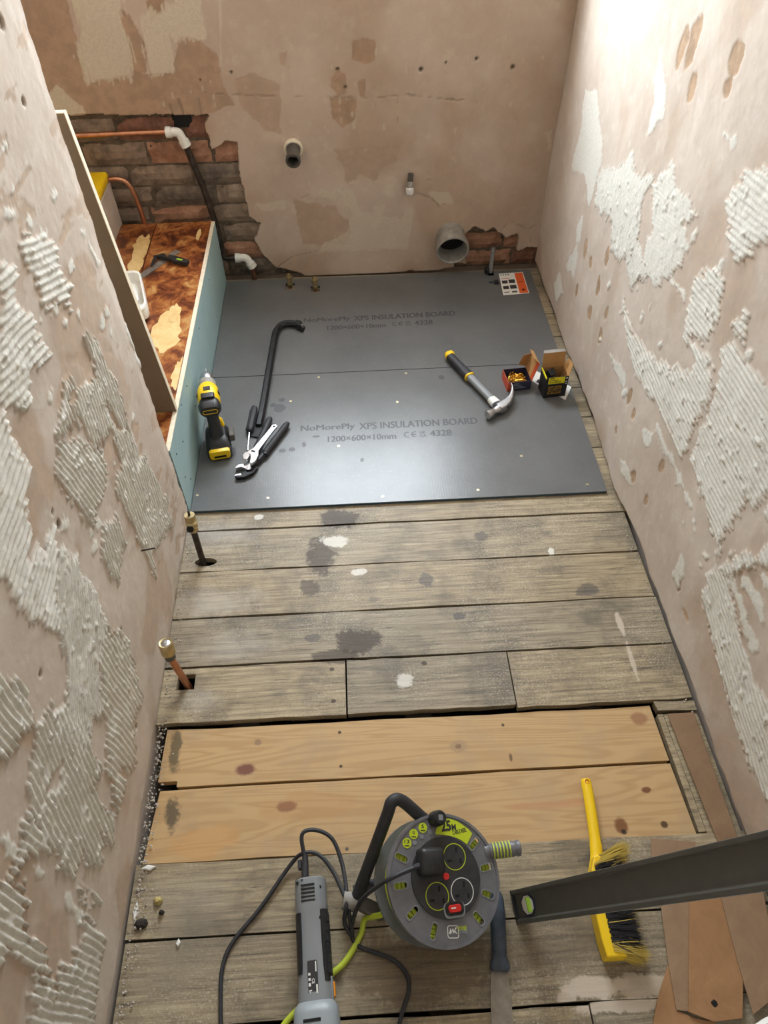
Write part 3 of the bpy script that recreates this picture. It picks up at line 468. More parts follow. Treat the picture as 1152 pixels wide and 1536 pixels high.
for ci, (z0, z1) in enumerate(courses):
    x = start[ci]; k = 0
    while x < 1.24:
        w = min(.215, 1.24-x); xc = x+w/2; zc = (z0+z1)/2
        def inh(px, pz):
            i = min(len(vs)-1, max(0, int(pz/.004))); j = min(len(us)-1, max(0, int((px+.76)/.004))); return hole[i, j] > .5
        if w > .03 and any(inh(px, pz) for px in (x+.01, x+w*.3, xc, x+w*.7, x+w-.01) for pz in (z0+.01, zc, z1-.01)):
            v_, f_ = brick_mesh(w, z1-z0, ci*20+k); MB(T(x, YB+MORT-.002, z0)).add(v_, f_).build('brick', bmat.get((ci, k), 'brick_brown'), wb)
        x += w+.009; k += 1
w1 = struct('window_1', ((W_['x0']+W_['x1'])/2, 1.42, W_['z0']))
m = MB(); a, b, c, d = W_['x0'], W_['x1'], W_['z0'], W_['z1']
m.b2((a, 1.41, c), (a+.05, 1.46, d)).b2((b-.05, 1.41, c), (b, 1.46, d)).b2((a, 1.41, c), (b, 1.46, c+.05)).b2((a, 1.41, d-.05), (b, 1.46, d)).b2(((a+b)/2-.025, 1.41, c), ((a+b)/2+.025, 1.46, d)).build('window_frame', 'upvc', w1)
MB().b2((a+.05, 1.43, c+.05), ((a+b)/2-.025, 1.436, d-.05)).build('pane', 'glass', w1); MB().b2(((a+b)/2+.025, 1.43, c+.05), (b-.05, 1.436, d-.05)).build('pane', 'glass', w1)
tag(MB().b2((-.85, .0, -.26), (-.74, 1.5, 2.4)).build('wall_alcove', 'wall_back'), kind='structure')
tag(MB().b2((-.85, -.115, -.26), (-.116, -.002, 2.4)).build('wall_alcove_end', 'wall_side'), kind='structure')
tag(MB().b2((-.2, -2.4, -.26), (1.36, -2.3, 2.4)).build('wall_front', 'paint'), kind='structure')
tag(MB().b2((-.85, -2.4, 2.4), (1.36, 1.5, 2.5)).build('ceiling', 'paint'), kind='structure')

# ------------------------------------------------------------------ floor: every board a piece
fl = struct('floor')
MB().b2((-.85, -2.4, -.26), (1.36, 1.5, -.2)).build('subfloor', 'void', fl)
for xx in (.2, .6, 1.0): MB().b2((xx-.03, -2.3, -.2), (xx+.03, 1.25, -.022)).build('joist', 'void', fl)
def plank(poly, mat, z=0, th=.02, holes=None, warp=.0015, seed=0):
    rd = random.Random(seed+int(abs(poly[0][1])*1000)); vs_, fs_ = flat_curve([poly]+(holes or []), th/2)
    m = MB(T(0, 0, z-th/2)); m.add(vs_, fs_); return m.build('floorboard', mat, fl, bev=.0022 if not holes else 0, seg=2)
def edge(a, b, n=9, j=.0018, seed=0):
    rd = random.Random(seed); return [(a[0]+(b[0]-a[0])*t/n, a[1]+(b[1]-a[1])*t/n+rd.uniform(-j, j)) for t in range(n+1)]
def row(y0, y1, x0, x1, mat='old_wood', z=0, holes=None, seed=0, j=.0018, tilt=-.004):
    a = edge((x0, y0), (x1, y0+tilt*(x1-x0)), seed=seed*7+1, j=j); b = edge((x1, y1+tilt*(x1-x0)), (x0, y1), seed=seed*7+2, j=j); return plank(a+b, mat, z, holes=holes, seed=seed)
ys = [1.23, 1.06, .915, .77, .625, .485, .34, .2, .065, -.066]
for k in range(len(ys)-1): row(ys[k+1]+.002, ys[k]-.002, -.74 if ys[k+1] > 0 else -.004, XR(ys[k])+.01, seed=k)
pa = (0.0657, -0.177); pb = (0.0533, -0.5323)
row(-.207, -.07, -.004, 1.235, seed=20, holes=[[(pa[0]-.012+.03*math.cos(2*math.pi*k/16)*(1 if math.cos(2*math.pi*k/16) < 0 else 1)+.008, pa[1]+.014*math.sin(2*math.pi*k/16)) for k in range(16)]])
row(-.354, -.211, -.004, 1.235, seed=21); row(-.493, -.359, -.004, 1.238, seed=22)
row(-.637, -.498, -.004, .432, seed=23, holes=[[(pb[0]-.022, pb[1]-.022), (pb[0]+.02, pb[1]-.022), (pb[0]+.02, pb[1]+.018), (pb[0]-.022, pb[1]+.018)]])
row(-.638, -.500, .436, .826, seed=24); row(-.645, -.502, .829, 1.238, seed=25, z=.0)
# pine boards, the left one notched at its lower corner
x0 = .022; plank(edge((.06, -.781), (1.142, -.786), seed=61)+edge((1.137, -.658), (x0, -.650), seed=62)+[(.018, -.768), (.06, -.768)], 'pine', -.009, seed=30)
plank(edge((.012, -.935), (1.149, -.944), seed=63)+edge((1.141, -.794), (.026, -.788), seed=64), 'pine', -.007, seed=31)
plank([(1.15, -.672), (1.24, -.676), (1.24, -.653), (1.146, -.650)], 'old_wood', -.002, seed=32)
plank([(1.155, -.94), (1.17, -.94), (1.16, -.68), (1.147, -.68)], 'old_wood', -.006, seed=33)
plank([(1.172, -.945), (1.243, -.945), (1.24, -.68), (1.162, -.68)], 'old_wood', -.008, seed=34)
row(-1.072, -.939, .002, 1.245, seed=35); row(-1.213, -1.076, .004, 1.245, seed=36)
row(-1.36, -1.219, .0, .855, seed=37); row(-1.36, -1.219, .858, 1.245, seed=39)
for k in range(7): row(-1.36-.144*(k+1)+.004, -1.36-.144*k, 0, 1.245, seed=40+k)

# ------------------------------------------------------------------ more materials
MT['black_plastic'] = simple('black_plastic', srgb(38, 38, 40), .45, 0, .25, 60, .05)
MT['rubber'] = simple('black_rubber', srgb(46, 46, 50), .6, 0, .2, 80, .1)
MT['yellow_plastic'] = simple('yellow_plastic', srgb(244, 202, 20), .4)
MT['steel'] = simple('brushed_steel', srgb(200, 200, 202), .32, 1, .12, 90)
MT['chrome'] = simple('bright_chrome', srgb(228, 228, 230), .2, 1)
MT['dark_steel'] = simple('black_forged_steel', srgb(44, 44, 46), .42, .5, .35, 70, .1)
MT['brass'] = simple('brass', srgb(196, 178, 136), .36, 1, .15, 60)
MT['copper'] = simple('copper', srgb(196, 142, 112), .34, 1, .15, 40)
MT['old_copper'] = simple('tarnished_copper', srgb(138, 100, 78), .42, .8, .4, 40)
MT['black_pipe'] = simple('sooty_pipe', srgb(66, 58, 52), .4, .5, .5, 30)
MT['white_plastic'] = simple('white_plastic', srgb(232, 230, 222), .4)
MT['grey_plastic'] = simple('grey_pipe_plastic', srgb(150, 146, 138), .5, 0, .2, 40)
MT['dark_grey_plastic'] = simple('dark_grey_pipe', srgb(88, 82, 76), .5, 0, .25, 40)
MT['black'] = simple('black_inside', srgb(18, 17, 16), .8)
MT['cream_core'] = simple('gypsum_core', srgb(226, 214, 190), .9, 0, .08, 60)
MT['white_paper'] = simple('white_paper', srgb(236, 234, 228), .7)
MT['orange_print'] = simple('orange_print', srgb(222, 96, 44), .6)
MT['dark_print'] = simple('dark_print', srgb(50, 46, 48), .6)
MT['green_print'] = simple('lime_print', srgb(196, 214, 40), .5)
MT['white_print'] = simple('white_print', srgb(230, 230, 226), .6)
MT['grey_print'] = simple('faded_grey_print', srgb(66, 67, 69), .45)
MT['kraft'] = simple('brown_kraft_card', srgb(188, 142, 88), .8, 0, .08, 30)
MT['box_orange'] = simple('orange_red_card', srgb(206, 84, 50), .55, 0, .06, 30)
MT['box_navy'] = simple('navy_card', srgb(46, 46, 72), .5, 0, .1, 30)
MT['box_black'] = simple('black_card', srgb(30, 32, 34), .5, 0, .1, 30)
MT['box_yellow'] = simple('bright_yellow_card', srgb(240, 226, 30), .5)
MT['screw_gold'] = simple('gold_passivated_screw', srgb(232, 176, 70), .3, 1, .3, 200)
MT['green_vial'] = simple('green_vial', srgb(150, 190, 60), .15)
MT['red_plastic'] = simple('red_plastic', srgb(214, 50, 44), .35)
MT['reel_grey'] = simple('grey_reel_plastic', srgb(112, 112, 116), .42, 0, .12, 40)
MT['reel_dark'] = simple('charcoal_reel_plastic', srgb(52, 52, 54), .5, 0, .2, 60)
MT['cable_lime'] = simple('lime_green_cable', srgb(190, 206, 62), .45)
MT['tool_grey'] = simple('grey_tool_shell', srgb(134, 137, 140), .45)
MT['tool_light'] = simple('pale_grey_tool_shell', srgb(152, 160, 165), .4)
MT['orange_plastic'] = simple('orange_switch', srgb(240, 150, 30), .35)
MT['navy_grip'] = simple('dusty_navy_grip', srgb(62, 72, 86), .5, 0, .35, 50)
MT['blade'] = simple('dull_steel_blade', srgb(150, 142, 132), .45, .6, .15, 60)
MT['level_body'] = simple('black_anodised_aluminium', srgb(84, 83, 78), .42, 0, .08, 40)
MT['bristle_black'] = simple('black_bristle', srgb(34, 34, 40), .7)
MT['bristle_tan'] = simple('yellow_tan_bristle', srgb(204, 178, 84), .7)
MT['hardboard_a'] = mottled('brown_hardboard', [(.3, srgb(136, 108, 84)), (.6, srgb(156, 126, 98)), (.8, srgb(172, 146, 118))], 12, .55, .05)
MT['hardboard_b'] = mottled('tan_hardboard', [(.3, srgb(148, 108, 72)), (.6, srgb(166, 124, 84)), (.8, srgb(180, 144, 104))], 14, .7, .5)
MT['hardboard_c'] = mottled('reddish_hardboard', [(.3, srgb(124, 96, 70)), (.6, srgb(144, 114, 86)), (.8, srgb(162, 134, 106))], 12, .6, .1)
MT['clear'] = simple('clear_plastic_tube', srgb(140, 140, 142), .15)
MT['rubble'] = mottled('plaster_rubble', [(.3, srgb(150, 140, 128)), (.6, srgb(206, 196, 184)), (.8, srgb(226, 218, 208))], 60, .95, .4)
MT['teal'] = mottled('teal_moisture_board_paper', [(.3, srgb(148, 176, 178)), (.7, srgb(164, 190, 192))], 4, .75, .05)
MT['shaded_face'] = simple('shaded_brown_board_paper', srgb(122, 104, 82), .85, 0, .05, 20)  # brown board paper, made darker to carry the shade of its backlit face
MT['brass_wash'] = simple('zinc_washer', srgb(196, 184, 150), .35, .8)
MT['damp'] = simple('damp_mark', srgb(70, 71, 73), .42)
def xps():
    t = NT('grey_cement_mesh_board'); w = t.coord('World'); n1 = t.noise(w, 5, 6, .65); n3 = t.noise(w, 120, 3)
    sp = t.n('SeparateXYZ', {0: w}); k = 2*math.pi/.0075
    g = t.math('MAXIMUM', t.math('SINE', t.math('MULTIPLY', sp.outputs[0], k)), t.math('SINE', t.math('MULTIPLY', sp.outputs[1], k)))
    c = t.ramp(n1, [(.3, srgb(92, 93, 93)), (.7, srgb(106, 107, 107))]); c = t.mix(t.math('MULTIPLY', t.step(n3, .6, .75), .3), c, srgb(140, 140, 138))
    t.set('Base Color', c); t.set('Roughness', .3); t.set('Specular IOR Level', .5); t.bump(t.math('ADD', g, n3), .25, .00013); return t.m
MT['xps'] = xps()
MT['xps_edge'] = simple('blue_foam_edge', srgb(52, 84, 104), .7)

def flatprint(polys, mat, z, parent, name, M=None):
    v_, f_ = flat_curve(polys, 0); m = MB(M or Matrix()); m.add(v_, f_, T(0, 0, z)); return m.build(name, mat, parent)

# ------------------------------------------------------------------ insulation boards
def board(y0, y1, label, base_y, skew, seed):
    r = thing('insulation_board', (.6, (y0+y1)/2, 0), label, 'board', group=None)
    hs = []
    if y1 > 1: hs = [[(x-.018, y-.016), (x+.018, y-.016), (x+.018, y+.03), (x-.018, y+.03)] for x, y in ((0.2516, 1.1394), (0.3502, 1.1135))]+[[(1.03, 1.165), (1.055, 1.165), (1.055, 1.2), (1.03, 1.2)], [(1.028, 1.1), (1.046, 1.1), (1.046, 1.125), (1.028, 1.125)]]
    v_, f_ = flat_curve([[(.002, y0), (1.203, y0), (1.203, y1), (.002, y1)]]+hs, .0015); MB(T(0, 0, .0085)).add(v_, f_).build('cement_face', 'xps', r)
    v_, f_ = flat_curve([[(.003, y0+.0005), (1.202, y0+.0005), (1.202, y1-.0005), (.003, y1-.0005)]]+hs, .0034); MB(T(0, 0, .0036)).add(v_, f_).build('foam_core', 'xps_edge', r)
    M = Matrix.Translation((.31, base_y, .0103)) @ rotz(skew)
    for s, w, h, ox, oy in [('NoMorePly', .17, .033, 0, 0), ('XPS INSULATION BOARD', .375, .030, .185, .002), ('1200×600×10mm', .212, .026, .085, -.048), ('4328', .066, .027, .405, -.045)]:
        v_, f_ = text_geo(s, w, h, 0, ox, oy); MB(M).add(v_, f_).add(v_, f_, T(.0011, .0004, .00008)).add(v_, f_, T(-.0011, -.0004, .00004)).build('printed_text', 'grey_print', r)
    # CE mark and UKCA mark from arcs
    def arc(cx, cy, r0, r1, a0, a1, n=12): return [(cx+r1*math.cos(math.radians(a0+(a1-a0)*k/n)), cy+r1*math.sin(math.radians(a0+(a1-a0)*k/n))) for k in range(n+1)]+[(cx+r0*math.cos(math.radians(a1-(a1-a0)*k/n)), cy+r0*math.sin(math.radians(a1-(a1-a0)*k/n))) for k in range(n+1)]
    m = MB(M)
    for P in (arc(.335, -.032, .0095, .013, 70, 290), arc(.358, -.032, .0095, .013, 70, 290), [(.347, -.034), (.360, -.034), (.360, -.030), (.347, -.030)]):
        v_, f_ = flat_curve([P]); m.add(v_, f_)
    for s, oy in (('UK', -.031), ('CA', -.046)):
        v_, f_ = text_geo(s, .02, .012, .02, .372, oy); m.add(v_, f_)
    m.build('conformity_mark', 'grey_print', r); return r
bd0 = board(.603, 1.2, 'grey printed insulation board lying against the far wall', .893, .018, 0)
bd1 = board(0.0, .6, 'grey printed insulation board with a row of screws, its front edge meeting bare floorboards', .307, .004, 1)
ws = MB()
for p in [(0.014, 0.0613, 0.01), (0.2203, 0.0374, 0.01), (0.5521, 0.0208, 0.01), (0.8306, 0.0288, 0.01), (1.152, 0.0288, 0.01), (0.4279, 0.24, 0.01), (0.2737, 0.461, 0.01), (0.6225, 0.4337, 0.01), (0.9812, 0.1592, 0.01), (0.365, 0.5789, 0.01), (0.6619, 0.5797, 0.01)]:
    m = MB(T(p[0], p[1], .0098)); m.lathe([(.0045, 0), (.0045, .0012), (.0022, .0012), (.002, .0006)], 12); m.build('screw', 'brass_wash', bd1, smooth=False)
for k, (p, r) in enumerate([((0.2399, 0.4302, 0.01), (.018, .02)), ((0.245, 0.4697, 0.01), (.012, .01)), ((0.2176, 0.4449, 0.01), (.01, .012)), ((0.2557, 0.2309, 0.01), (.011, .009)), ((0.2842, 0.2349, 0.01), (.011, .009)), ((0.3577, 0.2867, 0.01), (.012, .005)), ((0.3208, 0.2531, 0.01), (.006, .012)), ((0.4977, 0.1743, 0.01), (.006, .01)), ((0.7794, 0.5501, 0.01), (.012, .012))]):
    flatprint([blob(p, r, 14, .25, k)], 'damp', .0102, bd1, 'damp_mark')

# ------------------------------------------------------------------ boxed-in bath: teal panel, stained deck, upright board
tp = thing('bath_panel', (-.006, .6, 0), 'teal moisture board panel standing along the edge of the stained deck', 'panel')
MB().b2((-.0125, -.002, .0), (-.0005, 1.205, .2525)).build('board_paper', 'teal', tp); MB().b2((-.0128, -.003, .2525), (-.0002, 1.206, .2545)).build('core_edge', 'cream_core', tp)
for p in [(.04, .20), (.05, .1), (.09, .05), (.3, .22), (.33, .12), (.6, .21), (.9, .2), (.9, .05), (.12, .17), (.2, .235)]: MB().cyl((-.001, p[0], p[1]), (.0006, p[0], p[1]), .0028, n=8).build('screw', 'dark_steel', tp)
d1 = thing('deck_board', (-.113, .6, .235), 'wide brown stained deck board inside the teal panel', 'board')
MB().b2((-.213, .0, .236), (-.013, 1.208, .254)).build('board_sheet', 'deck', d1)
for yy in (.05, 1.1): MB().b2((-.06, yy, 0), (-.02, yy+.04, .236)).build('support_post', 'pine', d1)
d2 = thing('deck_board', (-.29, .6, .235), 'narrow brown stained deck board beside the beige block', 'board')
MB().b2((-.342, .0, .236), (-.216, 1.208, .254)).build('board_sheet', 'deck', d2)
for yy in (.05, 1.1): MB().b2((-.34, yy, 0), (-.30, yy+.04, .236)).build('support_post', 'pine', d2)
MT['worn'] = mottled('worn_bare_patch', [(.3, srgb(206, 168, 104)), (.6, srgb(226, 196, 138)), (.8, srgb(214, 196, 160))], 16, .5, .05)
for k, (p, r, own) in enumerate([((-0.082, 0.5271, 0.254), (.046, .1), d1), ((-0.0145, 0.3176, 0.254), (.022, .07), d1), ((-0.2414, 1.0341, 0.254), (.03, .09), d2), ((-0.2418, 0.911, 0.254), (.025, .07), d2), ((-0.0702, 0.6222, 0.254), (.018, .05), d1), ((-0.0492, 1.1125, 0.254), (.008, .04), d1)]):
    flatprint([[(min(x_, -.015) if own is d1 else max(min(x_, -.217), -.34), y_) for x_, y_ in blob(p, r, 26, .2, 30+k)]], 'worn', .2543+.0003*k, own, 'worn_patch')
up = thing('upright_board', (-.08, .155, .2545), 'tall plasterboard strip standing upright on the stained deck', 'board')
X0, X1 = -.001, -.045   # right edge at its foot and at its top
def slab(xa0, xa1, y0, y1, z0, z1, w): return [[(xa0-w, y0, z0), (xa0, y0, z0), (xa0, y1, z0), (xa0-w, y1, z0)], [(xa1-w, y0, z1), (xa1, y0, z1), (xa1, y1, z1), (xa1-w, y1, z1)]]
MB().loft(slab(X0-.0012, X1-.0012, .150, .164, .2548, 1.018, .11)).build('board_paper', 'shaded_face', up)
MB().loft(slab(X0, X1, .1495, .1645, .2548, 1.018, .0012)).build('core_edge', 'cream_core', up); MB().b2((X1-.11, .1495, 1.018), (X1, .1645, 1.0195)).build('core_edge', 'cream_core', up)
tag(MB().b2((-.115, .17, .2548), (-.085, .182, 1.06)).build('white_batten', 'white_plastic'), 'white plastic batten behind the tall plasterboard strip', 'batten')
bx_ = thing('beige_block', (-.47, 1.1, .0), 'beige block with a yellow cap against the brickwork', 'block')
MB().b2((-.60, .80, 0), (-.344, 1.232, .405)).build('block_body', 'wall_side', bx_, bev=.004); MB().b2((-.60, .82, .4055), (-.342, 1.232, .440)).build('yellow_cap', 'yellow_plastic', bx_, bev=.012, seg=3)
# combination square
sq = thing('combination_square', (-.17, .905, .2545), 'combination square with black head lying on the deck', 'square')
a = Vector((-0.2454, 0.7924, 0.256)); b = Vector((-0.1085, 1.0025, 0.256)); Mx = frame((a+b)/2, x=b-a, z=(0, 0, 1)); L_ = (b-a).length
MB(Mx).box((0, 0, -.0003), (L_, .026, .0022)).build('ruler', 'blade', sq)
h0 = Vector((-0.1668, 0.952, 0.262)); h1 = Vector((-0.0602, 0.9008, 0.262)); Mh = frame(h0, x=h1-h0, z=(0, 0, 1)); lh = (h1-h0).length
MB(Mh).prism([(-.012, -.012), (.01, .014), (lh*.55, .016), (lh, .010), (lh, -.010), (lh*.6, -.014), (lh*.4, -.004), (.008, -.006)], -.004, .011).build('head', 'black_plastic', sq, bev=.002)
MB(Mh).cyl((.036, .004, .01), (.036, .004, .017), .006, n=10).build('locking_nut', 'brass', sq); MB(Mh).box((lh*.75, -.002, .011), (.022, .008, .003)).build('vial', 'green_vial', sq)
MB(Mh).tube([(-.004, -.008, .005), (.002, -.03, .004), (.010, -.058, .002)], [.006, .006, .003], 6).build('mitre_arm', 'black_plastic', sq)
# white container
wc = thing('plastic_tub', (-.21, .70, .2545), 'white plastic tub lying on the deck behind the upright board', 'tub')
Mw = frame((-.208, .685, .2548), x=(.26, -.96, 0), z=(0, 0, 1))
MB(Mw).loft([[(x*s, y*s, z) for x, y in rrect(.24, .085, .03)] for s, z in ((.9, 0), (1, .01), (1, .045), (.96, .05), (.86, .05), (.82, .02))]).build('tub_shell', 'white_plastic', wc, smooth=True)
MB(Mw).loft([[(x*s+.0, y, z) for x, y in rrect(.08, .04, .012)] for s, z in ((1, .02), (1, .03))]).build('tub_label', 'white_paper', wc)

# ------------------------------------------------------------------ pipework
def pipe_run(name, label, base): return thing(name, base, label, 'pipe')
pr = pipe_run('copper_pipe', 'bright copper pipe with a white elbow crossing the bare brick', (-.068, 1.215, .56))
zc = .562
MB().cyl((-.62, 1.222, zc), (-.085, 1.222, zc+.004), .0085, n=14).build('copper_tube', 'copper', pr, smooth=True)
def elbow(c, parent, sx=-1, r=.0145, drop=(.012, 0, -.04)):
    c = Vector(c); m = MB(); e = c+Vector(drop)
    m.tube(spline([c+Vector((sx*.036, 0, 0)), c+Vector((sx*.012, 0, 0)), c+Vector((-sx*.0, 0, -.004)), c+Vector(drop)*.45, e], 5), r, 14)
    m.cyl(c+Vector((sx*.042, 0, 0)), c+Vector((sx*.024, 0, 0)), r*1.22, n=16); d = Vector(drop).normalized(); m.cyl(e-d*.008, e+d*.012, r*1.22, n=16)
    return m.build('push_elbow', 'white_plastic', parent, smooth=True)
elbow((-.066, 1.222, zc+.002), pr, drop=(.013, 0, -.036))
MB().tube([(-.052, 1.224, .52), (-.02, 1.222, .37), (.0, 1.222, .22), (.004, 1.222, .1)], .0115, 12).build('sooty_tube', 'black_pipe', pr, smooth=True)
MB().b2((-.085, 1.2545, .565), (-.02, 1.258, .605)).build('wall_recess', 'black', pr)
pr2 = pipe_run('copper_pipe', 'bent copper pipe running from the beige block down to the deck', (-.27, 1.205, .2545))
MB().tube(spline([(-.341, 1.21, .418), (-.31, 1.21, .42), (-.28, 1.21, .405), (-.265, 1.21, .36), (-.256, 1.21, .2548)], 6), .0085, 12).build('copper_tube', 'copper', pr2, smooth=True)
pr3 = pipe_run('waste_feed_pipe', 'short dark pipe with a white elbow low on the brick beside the teal panel', (.1, 1.218, .0))
MB().cyl((.004, 1.222, .096), (.07, 1.222, .096), .0095, n=12).build('sooty_tube', 'black_pipe', pr3, smooth=True); elbow((.090, 1.222, .096), pr3, drop=(.014, 0, -.03)); MB().cyl((.105, 1.222, .058), (.108, 1.222, .0), .009, n=12).build('copper_tube', 'old_copper', pr3, smooth=True)
# waste stub
wp = thing('waste_pipe', (.308, 1.22, .48), 'dark grey waste pipe stub with pale collar in the far wall', 'pipe')
c = (0.313, 0.4929); c = (c[0], YB, c[1]); ax = Vector((-.02, -1, -.18)).normalized()
MB(frame(c, z=ax, x=(1, 0, 0))).lathe([(.033, -.006), (.033, .008), (.030, .011), (.024, .009), (.023, -.004)], 24).build('collar', 'cream_core', wp, smooth=True)
MB(frame(c, z=ax, x=(1, 0, 0))).lathe([(.0225, -.01), (.0225, .055), (.025, .056), (.026, .076), (.019, .076), (.018, .03), (.001, .029)], 24).build('tube', 'dark_grey_plastic', wp, smooth=True)
# small isolating valve
sv = thing('isolating_valve', (.722, 1.22, .36), 'small white and grey pipe valve on the far wall', 'valve')
t0 = (0.7259, 0.3954); t1 = (0.7174, 0.323)
Pt = Vector((t0[0]-.003, YB-.012, t0[1])); Pb = Vector((t1[0], YB-.028, t1[1]+.004)); dv = Pb-Pt
MB().cyl(Pt, Pt+dv*.42, .010, n=14).build('tail', 'dark_grey_plastic', sv, smooth=True); MB().cyl(Pt+dv*.36, Pt+dv*.7, .012, n=6).build('body', 'grey_plastic', sv, bev=.001)
MB().lathe([(.011, 0), (.0145, .004), (.0145, .018), (.011, .024), (.003, .026)], 16, frame(Pt+dv*.66, z=dv, x=(1, 0, 0))).build('cap', 'white_plastic', sv, smooth=True)
MB().cyl((Pt.x, YB+.03, Pt.z-.02), (Pt.x, YB-.012, Pt.z-.02), .009, n=12).build('wall_stub', 'copper', sv, smooth=True)
# soil pipe
so = thing('soil_pipe', (.90, 1.2, .12), 'large grey open soil pipe projecting from the far wall', 'pipe')
c = (0.8825, 0.1448); ax = Vector((.03, -1, -.22)).normalized()
MB(frame((c[0], YB, c[1]), z=ax, x=(1, 0, 0))).lathe([(.054, -.02), (.055, .04), (.060, .048), (.063, .062), (.063, .082), (.0585, .084), (.055, .08), (.053, -.02), (.001, -.021)], 40).build('tube', 'grey_plastic', so, smooth=True)
MB(frame((c[0], YB, c[1]), z=ax, x=(1, 0, 0))).lathe([(.053, -.018), (.053, .015), (.001, .016)], 30).build('black_plug', 'black', so)  # black plug filling the back of the pipe bore
# brass valves standing in the board cut-outs
for (p, q) in (((0.2516, 1.1394, 0.01), 'brass valve in the board cut-out nearer the teal panel'), ((0.3502, 1.1135, 0.01), 'brass valve in the board cut-out nearer the soil pipe')):
    bv = thing('brass_valve', (p[0], p[1]+.01, 0), q, 'valve', group='brass valves in the board cut-outs')
    M_ = T(p[0], p[1]+.010, 0); MB(M_).cyl((0, 0, -.05), (0, 0, .02), .0075, n=12).build('copper_tail', 'old_copper', bv, smooth=True)
    MB(M_).lathe([(.012, .012), (.012, .024)], 6).lathe([(.010, .024), (.010, .040)], 14).lathe([(.013, .040), (.013, .052)], 6).lathe([(.007, .052), (.006, .062)], 12).build('valve_body', 'brass', bv, bev=.0008)
# clear pipe stub in the far right corner
cp = thing('clear_pipe_stub', (1.043, 1.19, 0), 'clear tube with black clips beside the orange leaflet', 'pipe')
MB().tube([(1.042, 1.185, -.04), (1.046, 1.2, .05), (1.048, 1.205, .10)], .008, 12).build('tube', 'clear', cp, smooth=True); MB().cyl((1.0475, 1.204, .095), (1.048, 1.205, .112), .011, n=12).build('ferrule', 'steel', cp, smooth=True)
MB().b2((1.02, 1.175, .0105), (1.036, 1.198, .030)).build('clip', 'black_plastic', cp, bev=.002); MB().b2((1.046, 1.10, .0105), (1.062, 1.12, .020)).build('clip', 'black_plastic', cp, bev=.002)
# two capped pipes by the left wall
pa_ = thing('capped_pipe', (pa[0], pa[1], 0), 'dark pipe topped by a radiator valve standing in a floor hole', 'pipe')
top = Vector((0.0495, -0.1545, 0.172)); bot = Vector((pa[0]-.012+.0, pa[1]+.002, 0)); dv = (top-bot)
MB().cyl(bot-dv*.4, bot+dv*.72, .0085, n=14).build('tube', 'black_pipe', pa_, smooth=True)
Mv = frame(bot+dv*.66, z=dv, x=(1, 0, 0)); MB(Mv).lathe([(.010, 0), (.0135, .003), (.0135, .012)], 6).lathe([(.012, .012), (.015, .016), (.015, .032), (.011, .036), (.011, .040)], 18).lathe([(.014, .040), (.014, .056), (.0135, .058)], 18).build('valve_body', 'brass', pa_, smooth=True)
MB(Mv).cyl((-.002, -.010, .022), (-.003, -.018, .022), .009, n=16).build('open_outlet', 'black', pa_); MB(Mv).lathe([(.0035, .058), (.003, .072)], 8).build('spindle', 'dark_steel', pa_)
pb_ = thing('capped_pipe', (pb[0], pb[1], 0), 'copper pipe with a round brass cap leaning out of a square floor hole', 'pipe')
top = Vector((0.026, -0.5154, 0.17)); bot = Vector((pb[0]+.002, pb[1]-.008, 0)); dv = top-bot
MB().cyl(bot-dv*.5, bot+dv*.66, .0085, n=14).build('tube', 'copper', pb_, smooth=True)
Mv = frame(bot+dv*.6, z=dv, x=(1, 0, 0)); MB(Mv).lathe([(.0125, 0), (.0125, .020)], 16).build('collar', 'dark_grey_plastic', pb_, smooth=True)
MB(Mv).lathe([(.0165, .019), (.0165, .052), (.015, .054), (.012, .0535), (.011, .052)], 12).build('cap', 'brass', pb_, smooth=True); MB(Mv).lathe([(.010, .0525), (.004, .054), (.0035, .056)], 12).build('cap_button', 'steel', pb_, smooth=True)

# ------------------------------------------------------------------ cordless drill standing on its battery
dr = thing('cordless_drill', (.056, .289, .01), 'yellow and black cordless drill standing on its battery beside the teal panel', 'drill', math.radians(10))
ZH = .158
def ysec(w, h, r, y, cx=0, cz=0, n=5): return [(cx+a, y, cz+b) for a, b in rrect(w, h, r, n)]
def zsec(w, d, r, z, cx=0, cy=0, n=5): return [(cx+a, cy+b, z) for a, b in rrect(w, d, r, n)]
def LB(name, mat, f, parent=dr, **k):
    m = MB(); f(m); return m.build(name, mat, parent, local=True, smooth=True, **k)
bt = LB('battery', 'black_plastic', lambda m: m.loft([zsec(.068, .108, .012, 0, 0, -.030), zsec(.074, .114, .012, .006, 0, -.030), zsec(.074, .114, .012, .030, 0, -.030), zsec(.070, .108, .012, .034, 0, -.030)]))
LB('battery_latch', 'yellow_plastic', lambda m: m.loft([zsec(.056, .014, .004, .008, 0, -.084), zsec(.062, .014, .004, .016, 0, -.084), zsec(.062, .014, .004, .034, 0, -.084), zsec(.05, .03, .004, .038, 0, -.076)]), bt)
LB('latch_slot', 'black', lambda m: m.box((0, -.0912, .018), (.036, .002, .007)), bt)
LB('foot', 'black_plastic', lambda m: m.loft([zsec(.072, .104, .014, .034, 0, -.028), zsec(.066, .092, .016, .046, 0, -.024), zsec(.05, .062, .018, .056, 0, -.022)]))
LB('handle', 'rubber', lambda m: m.loft([zsec(.044, .054, .018, .050, 0, -.024), zsec(.036, .048, .017, .075, 0, -.022), zsec(.034, .047, .016, .10, 0, -.014), zsec(.038, .052, .017, .125, 0, -.006), zsec(.044, .056, .018, .150, 0, .0)]))
LB('side_panel', 'yellow_plastic', lambda m: m.loft([zsec(.05, .026, .008, .052, .002, .012), zsec(.044, .022, .008, .075, .002, .010), zsec(.03, .016, .006, .088, .002, .006)]))
